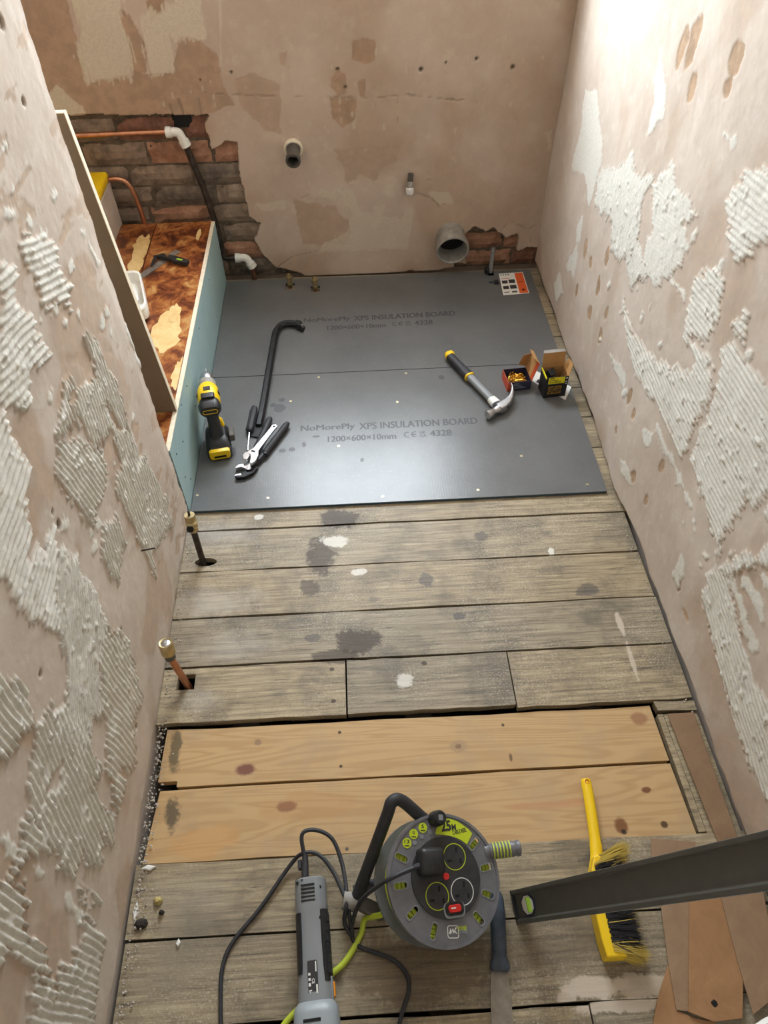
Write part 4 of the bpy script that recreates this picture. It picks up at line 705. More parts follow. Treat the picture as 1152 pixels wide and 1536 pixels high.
LB('trigger', 'black_plastic', lambda m: m.loft([zsec(.022, .016, .006, .105, 0, .018), zsec(.024, .018, .006, .135, 0, .026)]))
LB('belt_hook', 'dark_grey_plastic', lambda m: m.b2((.036, -.050, .034), (.052, -.010, .058)), bev=.003)
LB('housing', 'yellow_plastic', lambda m: m.loft([ysec(.052, .056, .022, -.016, 0, ZH), ysec(.064, .064, .026, -.006, 0, ZH), ysec(.066, .066, .027, .03, 0, ZH), ysec(.06, .062, .027, .05, 0, ZH), ysec(.05, .054, .024, .062, 0, ZH)]))
LB('rear_cap', 'black_plastic', lambda m: m.loft([ysec(.052, .034, .014, -.052, 0, ZH+.004), ysec(.060, .042, .016, -.044, 0, ZH+.004), ysec(.066, .052, .02, -.030, 0, ZH+.002), ysec(.058, .060, .022, -.015, 0, ZH)]))
LB('vent_outline', 'yellow_plastic', lambda m: m.tube([(x, -.0525, ZH+.004+z) for x, z in rrect(.042, .013, .0055)]+[(.021, -.0525, ZH+.004)], .0009, 6))
LB('shoulder', 'black_plastic', lambda m: m.loft([ysec(.038, .02, .006, -.022, 0, ZH+.026), ysec(.040, .022, .006, -.004, 0, ZH+.027)]))
LB('top_badge', 'dark_print', lambda m: m.box((0, .022, ZH+.0334), (.020, .016, .002)))
for s in (-1, 1):
    LB('side_badge', 'dark_print', lambda m: m.b2((s*.0300, .010, ZH+.006), (s*.0337, .022, ZH+.022)))
LB('gear_collar', 'grey_plastic', lambda m: m.loft([ysec(.050, .052, .0249, .060, 0, ZH, 7), ysec(.052, .054, .026, .066, 0, ZH, 7), ysec(.052, .054, .026, .084, 0, ZH, 7), ysec(.044, .046, .022, .090, 0, ZH, 7)]))
ch = LB('chuck', 'steel', lambda m: m.lathe([(.019, .088), (.0215, .094), (.0215, .112), (.018, .122), (.012, .130), (.006, .133)], 24, Matrix.Translation((0, 0, ZH)) @ Matrix.Rotation(math.radians(-90), 4, 'X')))
LB('drill_bit', 'steel', lambda m: m.lathe([(.0034, .130), (.0034, .155), (.002, .166), (.0005, .17)], 8, Matrix.Translation((0, 0, ZH)) @ Matrix.Rotation(math.radians(-90), 4, 'X')), ch)

# ------------------------------------------------------------------ pry bar, pliers, wrench, screwdriver
pb1 = thing('pry_bar', (.2, .6, .01), 'long black pry bar with a hooked end on the insulation boards', 'pry bar')
path = spline([(.178, .335, .020), (.185, .40, .025), (.193, .529, .025), (.208, .79, .025), (.216, .845, .025), (.235, .873, .025), (.262, .878, .025), (.285, .872, .025)], 6)
MB().tube(path, .0125, 6).build('shaft', 'dark_steel', pb1, bev=.001)
MB().loft([[(.283, .885, .0125), (.283, .857, .0125), (.283, .857, .036), (.283, .885, .036)], [(.302, .88, .0125), (.300, .845, .0125), (.300, .845, .034), (.302, .88, .034)], [(.316, .862, .0125), (.308, .834, .0125), (.308, .834, .016), (.316, .862, .016)]]).build('claw', 'dark_steel', pb1, bev=.002)
MB().cyl((.306, .853, .022), (.306, .853, .0345), .0045, n=10).build('nail_slot', 'steel', pb1)
MB().loft([[(.168, .342, .0125), (.190, .336, .0125), (.190, .336, .022), (.168, .342, .022)], [(.150, .300, .0122), (.182, .290, .0122), (.182, .290, .015), (.150, .300, .015)]]).build('chisel_end', 'dark_steel', pb1)
sd = thing('screwdriver', (.155, .34, .01), 'screwdriver with a black fluted handle beside the pry bar', 'screwdriver')
hs = [(.160, .422, .024), (.158, .40, .024), (.154, .35, .024), (.151, .318, .024), (.1505, .31, .024)]
MB().tube(hs, [.010, .0135, .0125, .0135, .009], 8).build('handle', 'rubber', sd, smooth=True); MB().cyl((.1505, .312, .023), (.149, .235, .015), .003, n=8).build('shaft', 'chrome', sd, smooth=True)
pl1 = thing('water_pump_pliers', (.19, .22, .01), 'black-handled slip joint pliers lying under the chrome wrench', 'pliers')
piv = Vector((.160, .170, .019))
for (a, b, c) in (((.213, .368, .024), (.196, .300, .024), (.178, .236, .022)), ((.270, .340, .024), (.238, .276, .024), (.205, .212, .022))):
    MB().tube(spline([a, b, c], 6), [.007]+[.0105]*10+[.011, .011], 10).build('grip', 'rubber', pl1, smooth=True)
    d = (Vector(c)-Vector(b)).normalized(); MB(frame(Vector(c), z=d, x=(1, 0, 0))).lathe([(.0095, -.002), (.0098, .004), (.009, .010)], 10).build('grip_collar', 'rubber', pl1, smooth=True)
MB().tube([(.178, .236, .021), (.168, .20, .021), (.160, .170, .021)], .0085, 6).build('arm', 'dark_steel', pl1); MB().tube([(.205, .212, .021), (.185, .180, .021), (.165, .160, .021)], .0085, 6).build('arm', 'dark_steel', pl1)
MB().prism([(.176, .170), (.160, .184), (.148, .168), (.128, .166), (.118, .153), (.121, .149), (.136, .154), (.146, .148), (.160, .148)], .012, .026).build('jaw', 'steel', pl1, bev=.0015)
MB().prism([(.176, .160), (.165, .145), (.149, .143), (.138, .129), (.122, .126), (.119, .120), (.126, .112), (.150, .114), (.174, .130), (.186, .152)], .0122, .0235).build('jaw', 'dark_steel', pl1, bev=.002)
MB().prism([(.1375, .1285), (.122, .126), (.119, .120), (.140, .121)], .0232, .0242).build('jaw_face', 'steel', pl1)
MB().lathe([(.010, 0), (.010, .004), (.006, .004), (.005, .003)], 16, T(.160, .147, .0255)).build('pivot_bolt', 'chrome', pl1, smooth=True)
wr1 = thing('adjustable_wrench', (.2, .24, .036), 'chrome adjustable wrench lying on top of the pliers', 'wrench')
wa = Vector((0.2295, 0.3066, 0.039)); wb_ = Vector((0.1653, 0.1816, 0.039)); Mw2 = frame(wa, x=wb_-wa, z=(0, 0, 1)); lw = (wb_-wa).length
v_, f_ = flat_curve([[(-.008, -.007), (-.011, 0), (-.008, .007), (-.004, .0085), (.02, .0072), (lw*.8, .0095), (lw*.8, -.0095), (.02, -.0072), (-.004, -.0085)], circ(.0042, 12, -.001, 0)], .003)
MB(Mw2).add(v_, f_).build('shank', 'chrome', wr1, bev=.0008)
MB(Mw2).prism([(lw*.78, .0095), (lw*.92, .020), (lw+.012, .024), (lw+.028, .020), (lw+.026, .012), (lw+.006, .004), (lw-.006, -.004), (lw-.004, -.016), (lw*.9, -.018), (lw*.78, -.0095)], -.0045, .0045).build('fixed_jaw', 'chrome', wr1, bev=.001)
MB(Mw2).prism([(lw-.003, -.004), (lw+.016, -.002), (lw+.020, -.012), (lw+.006, -.024), (lw-.012, -.022), (lw-.006, -.012)], -.004, .004).build('moving_jaw', 'chrome', wr1, bev=.001)
MB(Mw2).cyl((lw*.86, -.008, .001), (lw*.86, .004, .001), .0052, n=10).build('thumb_wheel', 'dark_steel', wr1)

# ------------------------------------------------------------------ claw hammer
hm = thing('claw_hammer', (.9, .47, .01), 'claw hammer with grey shaft and black grip, yellow at its butt', 'hammer')
A_ = Vector((.812, .650, .028)); E_ = Vector((.946, .358, .030)); dh = (E_-A_).normalized(); Lh = (E_-A_).length
Mhm = frame(A_, x=dh, z=(0, 0, 1))
def hsec(x, w, h, cy=0): return [(x, cy+a, b) for a, b in rrect(w, h, min(w, h)*.42, 4)]
MB(Mhm).loft([hsec(-.006, .016, .014, .006), hsec(-.002, .032, .026, .004), hsec(.010, .036, .030, .003), hsec(.016, .032, .028)]).build('butt_cap', 'yellow_plastic', hm, smooth=True)
secs = []
for k in range(23):
    x = .016+k*.0055; e = .0012*(k % 2); w = .030+.006*math.exp(-((x-.125)/.02)**2); secs.append(hsec(x, w-e, .028-e))
MB(Mhm).loft(secs).build('grip', 'rubber', hm, smooth=True)
MB(Mhm).loft([hsec(.137, .036, .031), hsec(.143, .033, .029)]).build('ring', 'yellow_plastic', hm, smooth=True)
MB(Mhm).loft([hsec(.143, .027, .023), hsec(.16, .025, .021), hsec(Lh-.03, .025, .021), hsec(Lh-.02, .028, .022)]).build('shaft', 'tool_grey', hm, smooth=True)
MB(Mhm).loft([hsec(Lh-.05, .030, .024), hsec(Lh-.022, .034, .026)]).build('price_sticker', 'white_print', hm)
# head: face end towards -y of the shaft frame's right hand side, claw sweeping to the other end
fc = Vector((.900, .328, .030)); ct = Vector((.950, .362, .030)); hd = (ct-fc).normalized()
MB(frame(fc, z=hd, x=(0, 0, 1))).lathe([(.0125, 0), (.0145, .002), (.0145, .016), (.0125, .020), (.0105, .026), (.0105, .034), (.013, .042), (.013, .06)], 20).build('striking_face', 'steel', hm, smooth=True)
MB().loft([[(p[0]+n[0]*w, p[1]+n[1]*w, .030+h) for w, h in rrect(wd_, ht, .004, 3)] for p, n, wd_, ht in (((.940, .355), (.56, -.83), .028, .027), ((.955, .365), (.56, -.83), .030, .028), ((.972, .380), (.66, -.75), .024, .028), ((.987, .400), (.84, -.54), .017, .030), ((.996, .424), (.95, -.3), .011, .032), ((.999, .448), (1, -.05), .005, .034), ((.997, .463), (1, .1), .0015, .034))]).build('claw', 'steel', hm, smooth=True)
MB().prism([(.958, .3545), (.972, .3655), (.974, .363), (.960, .352)], .024, .036).build('claw_recess', 'black', hm)

# ------------------------------------------------------------------ screw boxes, loose leaflets
ob = thing('screw_box', (1.024, .500, .01), 'open orange and navy screw box full of gold screws', 'box', math.radians(5))
w, d, h, t_ = .078, .072, .036, .0012
def LBx(name, mat, parent, *boxes):
    m = MB()
    for a, b in boxes: m.b2(a, b)
    return m.build(name, mat, parent, local=True)
LBx('tray', 'box_navy', ob, ((-w/2, -d/2, .0), (w/2, -d/2+t_, h)), ((-w/2, d/2-t_, 0), (w/2, d/2, h)), ((w/2-t_, -d/2, 0), (w/2, d/2, h)), ((-w/2, -d/2, 0), (w/2, d/2, t_)))
LBx('side_wall', 'box_orange', ob, ((-w/2-.0003, -d/2-.0003, 0), (-w/2+t_, d/2, h)))
LBx('front_flash', 'box_orange', ob, ((-w/2-.0004, -d/2-.0004, 0), (-w/2+.012, -d/2+.0003, h)))
v_, f_ = text_geo('SCREWS', .034, .006, .02); MB(Matrix.Translation((-.018, -d/2-.0006, .020)) @ Matrix.Rotation(math.pi/2, 4, 'X')).add(v_, f_).build('printed_text', 'white_print', ob, local=True)if 0 else None
LBx('print_lines', 'tool_light', ob, *[((-.02, -d/2-.0006, .010+k*.006), (.022-.008*k, -d/2, .0115+k*.006)) for k in range(4)])
Ml = Matrix.Translation((w/2, 0, h)) @ Matrix.Rotation(math.radians(14), 4, 'Y')
m = MB(Ml); m.b2((-.0008, -d/2, 0), (0, d/2, .068)); m.build('lid', 'kraft', ob, local=True); MB(Ml).b2((.0001, -d/2, 0), (.001, d/2, .068)).b2((-.001, -d/2-.0006, 0), (.001, -d/2+.018, .0682)).build('lid_cover', 'box_orange', ob, local=True)
m = MB(Ml); m.loft([[(-.001, d/2, .004), (-.001, d/2+.001, .004), (-.001, d/2+.001, .058), (-.001, d/2, .058)], [(-.034, d/2-.008, .012), (-.034, d/2-.007, .012), (-.030, d/2-.007, .050), (-.030, d/2-.008, .050)]]); m.build('lid_flap', 'kraft', ob, local=True)
MB(Ml).loft([[(0, -d/2+.004, .068), (0, d/2-.002, .068), (.001, d/2-.002, .068), (.001, -d/2+.004, .068)], [(-.020, -d/2+.012, .078), (-.020, d/2-.012, .078), (-.019, d/2-.012, .079), (-.019, -d/2+.012, .079)]]).build('tuck_flap', 'kraft', ob, local=True)
m = MB(); rd = random.Random(8)
for k in range(90):
    c = Vector((rd.uniform(-w/2+.016, w/2-.016), rd.uniform(-d/2+.016, d/2-.016), rd.uniform(.008, .026))); a = rd.uniform(0, 6.28); dv = Vector((math.cos(a), math.sin(a), rd.uniform(-.35, .35)))*.012
    m.cyl(c-dv, c+dv, .0014, .0008, 5); m.cyl(c-dv, c-dv*.9, .0032, .0014, 6)
tag(m.build('loose_screws', 'screw_gold', ob, local=True), kind='stuff')
bb = thing('screw_box', (1.133, .450, .0115), 'open tall black screw box with a yellow label', 'box', math.radians(5))
w, d, h = .074, .056, .082
LBx('carton', 'box_black', bb, ((-w/2, -d/2, 0), (w/2, -d/2+t_, h)), ((-w/2, -d/2, 0), (-w/2+t_, d/2, h)), ((w/2-t_, -d/2, 0), (w/2, d/2, h)), ((-w/2, d/2-t_, 0), (w/2, d/2, h)), ((-w/2, -d/2, 0), (w/2, d/2, t_)))
LBx('inner_card', 'kraft', bb, ((-w/2+t_, d/2-2*t_, .002), (w/2-t_, d/2-t_, h)), ((w/2-2*t_, -d/2+t_, .002), (w/2-t_, d/2-t_, h)))
LBx('yellow_label', 'box_yellow', bb, ((-w/2+.008, -d/2-.0006, h-.026), (w/2-.012, -d/2, h-.001)), ((-w/2-.0006, -d/2, h-.007), (-w/2+t_+.0004, d/2, h+.0006)))
LBx('window_picture', 'screw_gold', bb, ((-w/2+.012, -d/2-.0005, .014), (w/2-.018, -d/2, .046)))
m = MB(); rd = random.Random(4)
for k in range(46):
    c = Vector((rd.uniform(-w/2+.016, w/2-.022), -d/2-.0007, rd.uniform(.018, .043))); a = rd.uniform(0, 3.14); dv = Vector((math.cos(a), 0, math.sin(a)))*.006; m.cyl(c-dv, c+dv, .0006, n=4)
tag(m.build('picture_shadows', 'dark_print', bb, local=True), kind='stuff')
Mt = Matrix.Translation((-w/2+.012, -d/2-.0008, h-.0225)) @ Matrix.Rotation(math.pi/2, 4, 'X')
v_, f_ = text_geo('4 x 40mm', .038, .0075, .02); MB(Mt).add(v_, f_).build('printed_text', 'dark_print', bb, local=True)
LBx('print_lines', 'dark_print', bb, ((-w/2+.011, -d/2-.0009, h-.0125), (w/2-.034, -d/2, h-.0105)), ((-w/2+.012, -d/2-.0009, h-.006), (-w/2+.026, -d/2, h-.002)))
LBx('side_print', 'white_print', bb, ((w/2-.009, -d/2-.0007, h-.022), (w/2-.003, -d/2, h-.019)), ((w/2-.009, -d/2-.0007, h-.03), (w/2-.003, -d/2, h-.027)), ((w/2-.009, -d/2-.0007, h-.009), (w/2-.003, -d/2, h-.005)))
Mf = Matrix.Translation((0, d/2, h)) @ Matrix.Rotation(math.radians(-6), 4, 'X'); MB(Mf).b2((-w/2, -t_, 0), (w/2, 0, .052)).build('back_flap', 'kraft', bb, local=True)
MB(Mf).loft([[(-w/2, -t_, .052), (w/2, -t_, .052), (w/2, 0, .052), (-w/2, 0, .052)], [(-w/2+.003, .010, .056), (w/2-.003, .010, .056), (w/2-.003, .011, .0555), (-w/2+.003, .011, .0555)]]).build('tuck_flap', 'grey_plastic', bb, local=True)
Mf = Matrix.Translation((w/2, 0, h)) @ Matrix.Rotation(math.radians(24), 4, 'Y'); MB(Mf).loft([[(-t_, -d/2, 0), (0, -d/2, 0), (0, d/2, 0), (-t_, d/2, 0)], [(-t_, -d/2+.018, .034), (0, -d/2+.018, .034), (0, d/2, .030), (-t_, d/2, .030)]]).build('side_flap', 'kraft', bb, local=True)
Mf = Matrix.Translation((-.012, .004, h-.006)) @ rotz(.5) @ Matrix.Rotation(.5, 4, 'X'); MB(Mf).b2((-.012, -.012, -.05), (.012, .012, .008)).build('bit_case', 'black_plastic', bb, local=True, bev=.002)
def leaflet(name, corners, z, label, deco):
    c = [sum(q[i] for q in corners)/4 for i in (0, 1)]; r = thing(name, (c[0], c[1], .0102), label, 'leaflet')
    MB().prism(corners, z, z+.0005).build('sheet', 'white_paper', r)
    def at(u, v): return tuple((corners[0][i]*(1-u)+corners[1][i]*u)*v+(corners[3][i]*(1-u)+corners[2][i]*u)*(1-v) for i in (0, 1))
    for nm, mat, (u0, v0, u1, v1) in deco: MB().prism([at(u0, v0), at(u1, v0), at(u1, v1), at(u0, v1)], z+.0004, z+.0009).build(nm, mat, r)
    return r
leaflet('instruction_leaflet', [(1.074, 1.1744), (1.1709, 1.1819), (1.1691, 1.0305), (1.0679, 1.0242)], .0103, 'white and orange picture leaflet lying by the soil pipe corner',
    [('orange_panel', 'orange_print', (.64, .03, .97, .97)), ('picture', 'dark_print', (.06, .52, .28, .66)), ('picture', 'dark_print', (.33, .52, .58, .68)), ('picture', 'dark_print', (.06, .26, .28, .40)), ('picture', 'dark_print', (.33, .26, .58, .42)), ('caption', 'grey_print', (.36, .08, .56, .15)), ('caption', 'grey_print', (.06, .10, .26, .13)), ('caption', 'orange_print', (.06, .74, .38, .76)),
     ('stripe', 'dark_print', (.06, .90, .10, .96)), ('stripe', 'dark_print', (.16, .90, .20, .96)), ('stripe', 'dark_print', (.26, .90, .30, .96)), ('stripe', 'dark_print', (.36, .90, .40, .96)), ('orange_mark', 'dark_print', (.78, .14, .86, .22)), ('orange_caption', 'dark_print', (.70, .52, .88, .55))])
leaflet('instruction_leaflet', [(1.066, .525), (1.10, .565), (1.205, .47), (1.17, .405)], .0103, 'white printed leaflet lying under the black screw box', [('print_block', 'dark_print', (.1, .7, .4, .78)), ('print_block', 'orange_print', (.8, .2, .95, .8))])

# ------------------------------------------------------------------ cable reel
RC = Vector((.609, -1.031, .128)); nx_ = Vector((.33, -.20, .92)).normalized()
cr = thing('cable_reel', (RC.x-.04, RC.y+.02, 0), 'grey cable reel with lime cable and a red switch lying on the floorboards', 'cable reel')
MF = frame(RC, z=nx_, x=(1, .02, -.36)); R_ = .110
def fp(x, y): return ((x-643)/337*R_, -(y-608)/390*R_)
def reel(name, mat, m, parent=cr, **k): return m.build(name, mat, parent, **k)
slots = []
for (sx, sy) in [(840, 395), (907, 537), (905, 695), (838, 832), (567, 900), (447, 800), (380, 650), (387, 490)]:
    u, v = fp(sx, sy); a = math.atan2(v, u); ca, sa = math.cos(a), math.sin(a)
    slots.append([(u+p*ca-q*sa, v+p*sa+q*ca) for p, q in rrect(.025, .0105, .005, 3)])
v_, f_ = flat_curve([circ(R_, 64)]+slots, .0018)
fr_ = reel('front_flange', 'reel_grey', MB(MF).add(v_, f_), smooth=False)
def ring(r0, r1, z0, z1, n=64): return [(r1, z0), (r1, z1), (r0, z1), (r0, z0)]
def annulus(m, r0, r1, z0, z1, n=48, cx=0, cy=0):
    vs_, fs_ = flat_curve([circ(r1, n, cx, cy), circ(r0, n, cx, cy)], (z1-z0)/2); return m.add(vs_, fs_, T(0, 0, (z0+z1)/2))
m = MB(MF); annulus(m, R_-.004, R_+.001, -.006, .004); reel('rim', 'reel_grey', m, bev=.001)
for sl_ in slots:
    cx = sum(p[0] for p in sl_)/len(sl_); cy = sum(p[1] for p in sl_)/len(sl_); v2, f2 = flat_curve([[(cx+(p[0]-cx)*1.16, cy+(p[1]-cy)*1.25) for p in sl_], sl_], .0008); reel('slot_lip', 'tool_grey', MB(MF).add(v2, f2, T(0, 0, .0020)), fr_)
v_, f_ = flat_curve([circ(R_, 48)], .0025); reel('back_flange', 'reel_grey', MB(MF).add(v_, f_, T(0, 0, -.072)))
m = MB(MF)
for k in range(6):
    z = -.014-k*.0095; rr = .094-.003*(k % 3); pts = circ(rr, 40); m.tube([(x, y, z+.002*math.sin(3*i/6.0)) for i, (x, y) in enumerate(pts)]+[(pts[0][0], pts[0][1], z)], .0047, 8)
for rr in (.078, .0865, .095):
    pts = circ(rr, 40); m.tube([(x, y, -.009) for x, y in pts]+[(pts[0][0], pts[0][1], -.009)], .0046, 8)
tag(reel('wound_cable', 'cable_lime', m, smooth=True), kind='stuff')
m = MB(MF); v_, f_ = flat_curve([circ(.086, 40)], .026); m.add(v_, f_, T(0, 0, -.042)); reel('drum', 'reel_dark', m)
cxy = fp(650, 598); v_, f_ = flat_curve([circ(.068, 48, *cxy)], .002); sk = reel('socket_plate', 'reel_dark', MB(MF).add(v_, f_, T(0, 0, .0036)), bev=.0008)
for (sx, sy), mt in (((705, 478), 'green_print'), ((742, 680), 'white_print'), ((590, 708), 'green_print')):
    u, v = fp(sx, sy); m = MB(MF); annulus(m, .0215, .0228, .0055, .0062, 32, u, v); reel('socket_outline', mt, m, sk)
    for px, py, w, h in ((.004, .012, .004, .009), (-.010, -.007, .009, .004), (.012, -.007, .004, .008)): reel('pin_slot', 'black', MB(MF).box((u+px, v+py, .0056), (w, h, .001)), sk)
u, v = fp(645, 595); reel('reset_button', 'red_plastic', MB(MF).lathe([(.006, .005), (.006, .009), (.005, .010)], 16, T(u, v, 0)), smooth=True)
u, v = fp(688, 780); Mr = MF @ T(u, v, 0) @ rotz(.12)
v_, f_ = flat_curve([rrect(.041, .026, .009)], .001); reel('switch_lip', 'tool_light', MB(Mr).add(v_, f_, T(0, -.001, .006))); v_, f_ = flat_curve([rrect(.036, .022, .008)], .002); sw = reel('switch_boot', 'black_plastic', MB(Mr).add(v_, f_, T(0, .001, .0075)))
MB(Mr).loft([[(x, y+.001, .009) for x, y in rrect(.026, .013, .005)], [(x*.85, y*.8+.001, .0125) for x, y in rrect(.026, .013, .005)]]).build('rocker', 'red_plastic', sw, smooth=True); MB(Mr).box((-.004, .002, .0128), (.009, .0022, .0006)).build('rocker_mark', 'white_print', sw)
lab = [fp(*q) for q in ((632, 250), (665, 244), (700, 248), (735, 258), (770, 280), (805, 305), (830, 332), (792, 402), (760, 378), (725, 362), (690, 352), (640, 347), (597, 345), (603, 315))]
v_, f_ = flat_curve([lab], .0004); lb = reel('lime_label', 'green_print', MB(MF).add(v_, f_, T(0, 0, .0024)))
def ftext(s, x, y, w, h, ang, mt, par, z=.0032, bold=.02):
    u, v = fp(x, y); v3, f3 = text_geo(s, w, h, bold); MB(MF @ T(u, v, z) @ rotz(ang)).add(v3, f3).build('printed_text', mt, par)
ftext('25', 636, 330, .021, .019, .14, 'dark_print', lb, bold=.04); ftext('M', 700, 318, .009, .011, .05, 'dark_print', lb, bold=.04); ftext('CABLE REEL', 706, 346, .030, .0075, .22, 'dark_print', lb)
for (x, y, s) in ((520, 308, '5'), (463, 348, 'Q'), (421, 403, '13')):
    u, v = fp(x, y); v_, f_ = flat_curve([circ(.0088, 20, u, v)], .0004); q = reel('lime_badge', 'green_print', MB(MF).add(v_, f_, T(0, 0, .0024))); ftext(s, x-(9 if len(s) < 2 else 16), y+2, .005 if len(s) < 2 else .010, .0062, 0, 'dark_print', q); MB(MF).box((u, v-.0045, .0031), (.009, .0016, .0004)).build('badge_line', 'dark_print', q)
for (x, y) in ((565, 333), (512, 362), (468, 400)): u, v = fp(x, y); reel('icon_badge', 'tool_grey', MB(MF).lathe([(.0042, .0018), (.0042, .0026)], 12, T(u, v, 0)))
u, v = fp(597, 252); kn = reel('winding_knob', 'black_plastic', MB(MF).lathe([(.014, .001), (.0145, .008), (.0135, .026), (.011, .030), (.001, .0302)], 20, T(u, v, 0)), smooth=True); v_, f_ = flat_curve([rrect(.009, .010, .002)]); MB(MF).add(v_, f_, T(u, v, .0305)).build('knob_mark', 'tool_grey', kn)
u, v = fp(680, 905); v_, f_ = flat_curve([rrect(.022, .020, .004, 3, u, v), rrect(.0195, .0175, .003, 3, u, v)], .0003); reel('maker_badge', 'white_print', MB(MF).add(v_, f_, T(0, 0, .0024)))
v_, f_ = flat_curve([[(u-.008, v-.003), (u-.005, v+.006), (u-.003, v+.001), (u, v+.006), (u+.002, v+.001), (u+.005, v+.007), (u+.008, v+.007), (u+.004, v+.002), (u+.008, v-.003), (u+.006, v-.003), (u+.002, v), (u+.001, v-.003), (u-.002, v+.002), (u-.004, v-.003)]], .0003); reel('maker_badge', 'white_print', MB(MF).add(v_, f_, T(0, 0, .0024)))
lbm = cr; ftext('POWER', 708, 900, .018, .007, .06, 'green_print', cr); ftext('AT WORK', 710, 918, .018, .006, .06, 'tool_light', cr)
# tubular stand
P1 = Vector((0.4426, -1.0365, 0.03)); P2 = Vector((0.5214, -0.9091, 0.19)); P3 = Vector((0.5859, -0.9318, 0.14))
MB().tube([P1]+spline([P1+(P2-P1)*.1, P1+(P2-P1)*.85, P2, P2+Vector((.02, .004, -.010)), P3, P3+Vector((.06, -.02, -.06))], 5), .0118, 14).build('stand_tube', 'rubber', cr, smooth=True)
a = Vector((0.4312, -1.0335, 0.03)); MB().tube([a+Vector((-.012, 0, .004)), a+Vector((.014, -.006, .0))], .017, 12).build('foot_clamp', 'grey_plastic', cr, smooth=True)
MB().tube([a+Vector((.01, .012, .015)), RC-nx_*.07+Vector((-.03, .02, -.0))], .010, 10).build('axle_arm', 'rubber', cr, smooth=True)
b = Vector((0.4911, -1.06, 0.02)); MB(frame((a+b)/2+Vector((.014, -.003, -.004)), x=b-a, z=(0, 0, 1))).box((0, 0, 0), (.05, .026, .022)).build('foot_bracket', 'dark_grey_plastic', cr, bev=.004)
ga = Vector((0.7126, -0.9805, 0.1)); gb = Vector((0.7577, -0.9783, 0.1)); gd = (gb-ga).normalized()
MB(frame(ga-gd*.02, z=gd, x=(0, 0, 1))).lathe([(.0135, 0)]+[(.0135+(.0012 if k % 2 else 0), .004+.0032*k) for k in range(16)]+[(.013, .06), (.0145, .062), (.0145, .068), (.010, .070)], 18).build('crank_grip', 'reel_grey', cr, smooth=True)
for k in range(6): MB(frame(ga-gd*(.004-.0062*k), z=gd, x=(0, 0, 1))).lathe([(.0152, 0), (.0152, .0024)], 18).build('grip_stripe', 'cable_lime', cr)
MB().tube([Vector((0.7141, -0.9778, 0.09))-gd*.02, RC-nx_*.09+Vector((.03, .02, .0))], .008, 8).build('crank_arm', 'reel_dark', cr, smooth=True)
MB().tube(spline([RC-nx_*.05+Vector((-.075, -.035, 0)), (0.4912, -1.0663, 0.05), (0.4601, -1.0626, 0.008), (0.4502, -1.0886, 0.006), (0.4203, -1.1305, 0.006), (0.388, -1.1539, 0.006), (0.3518, -1.1867, 0.006), (0.3167, -1.2144, 0.006), (0.2754, -1.2597, 0.006)], 7), .0056, 10).build('cable_tail', 'cable_lime', cr, smooth=True)

# ------------------------------------------------------------------ corded multi tool
mt_ = thing('multi_tool', (.366, -1.13, 0), 'grey corded multi tool with black grips and an orange switch', 'power tool')
MB_A = Vector((.356, -.992, .0)); MB_B = Vector((.376, -1.30, .0)); Mm = frame(MB_A, y=MB_A-MB_B, z=(0, 0, 1))   # local -y runs along the body
def ms(y, w, h, r=.02, cz=None): return [(a*1.1, -y, (h/2+.003 if cz is None else cz)+b) for a, b in rrect(w, h, r, 5)]
body = MB(Mm).loft([ms(0, .048, .046), ms(.004, .054, .052), ms(.05, .055, .054), ms(.06, .053, .052), ms(.10, .052, .052), ms(.15, .053, .053), ms(.18, .056, .055), ms(.205, .058, .057)]).build('body_shell', 'tool_grey', mt_, smooth=True)
MB(Mm).loft([ms(.203, .058, .057), ms(.211, .068, .064), ms(.222, .071, .068), ms(.27, .071, .068), ms(.30, .064, .064)]).build('gear_head', 'tool_light', mt_, smooth=True)
for k in range(5): MB(Mm).box((-.004+.0, -.016-.0068*k, .0566), (.026, .0026, .002), T(0, 0, 0) @ Matrix.Rotation(.0, 4, 'Z')).build('vent_slot', 'black', body)
for x, y in ((-.013, .007), (.019, .022), (-.024, .010), (.016, .074), (-.022, .082)): MB(Mm).cyl((x, -y, .0535-abs(x)*.15), (x, -y, .0572-abs(x)*.22), .0030, n=10).build('screw_hole', 'black', body)
def wrap(m, y0, y1, a0, a1, off, w=.058, h=.053, r=.02, n=8):
    # a pad lying on the rounded side of the body
    out = []
    for y, ww in ((y0, .94), (y0+.004, 1), (y1-.004, 1), (y1, .94)):
        sec = []
        for k in range(n+1):
            a = math.radians(a0+(a1-a0)*k/n); c_, s_ = math.cos(a), math.sin(a); e = .28; rx = (w/2+off)*(abs(c_)**(2*e))*(1 if c_ > 0 else -1)*1; rz = (h/2+off)*(abs(s_)**(2*e))*(1 if s_ > 0 else -1); sec.append((rx, -y, h/2+.003+rz))
        for k in range(n, -1, -1):
            a = math.radians(a0+(a1-a0)*k/n); c_, s_ = math.cos(a), math.sin(a); sec.append((c_*w/2*.8, -y, h/2+.003+s_*h/2*.8))
        out.append(sec)
    return m.loft(out)
for k in range(6): wrap(MB(Mm), .066+.0165*k, .081+.0165*k, -25, 46, .0028).build('grip_rib', 'rubber', mt_, smooth=True)
wrap(MB(Mm), .060, .175, -30, 62, .0016).build('grip_pad', 'black_plastic', mt_, smooth=True)
wrap(MB(Mm), .062, .160, 125, 205, .0018).build('grip_pad', 'black_plastic', mt_, smooth=True)
v_, f_ = flat_curve([rrect(.018, .052, .003)], .0006); pl2 = MB(Mm).add(v_, f_, T(-.002, -.168, .0582)).build('rating_plate', 'dark_print', mt_)
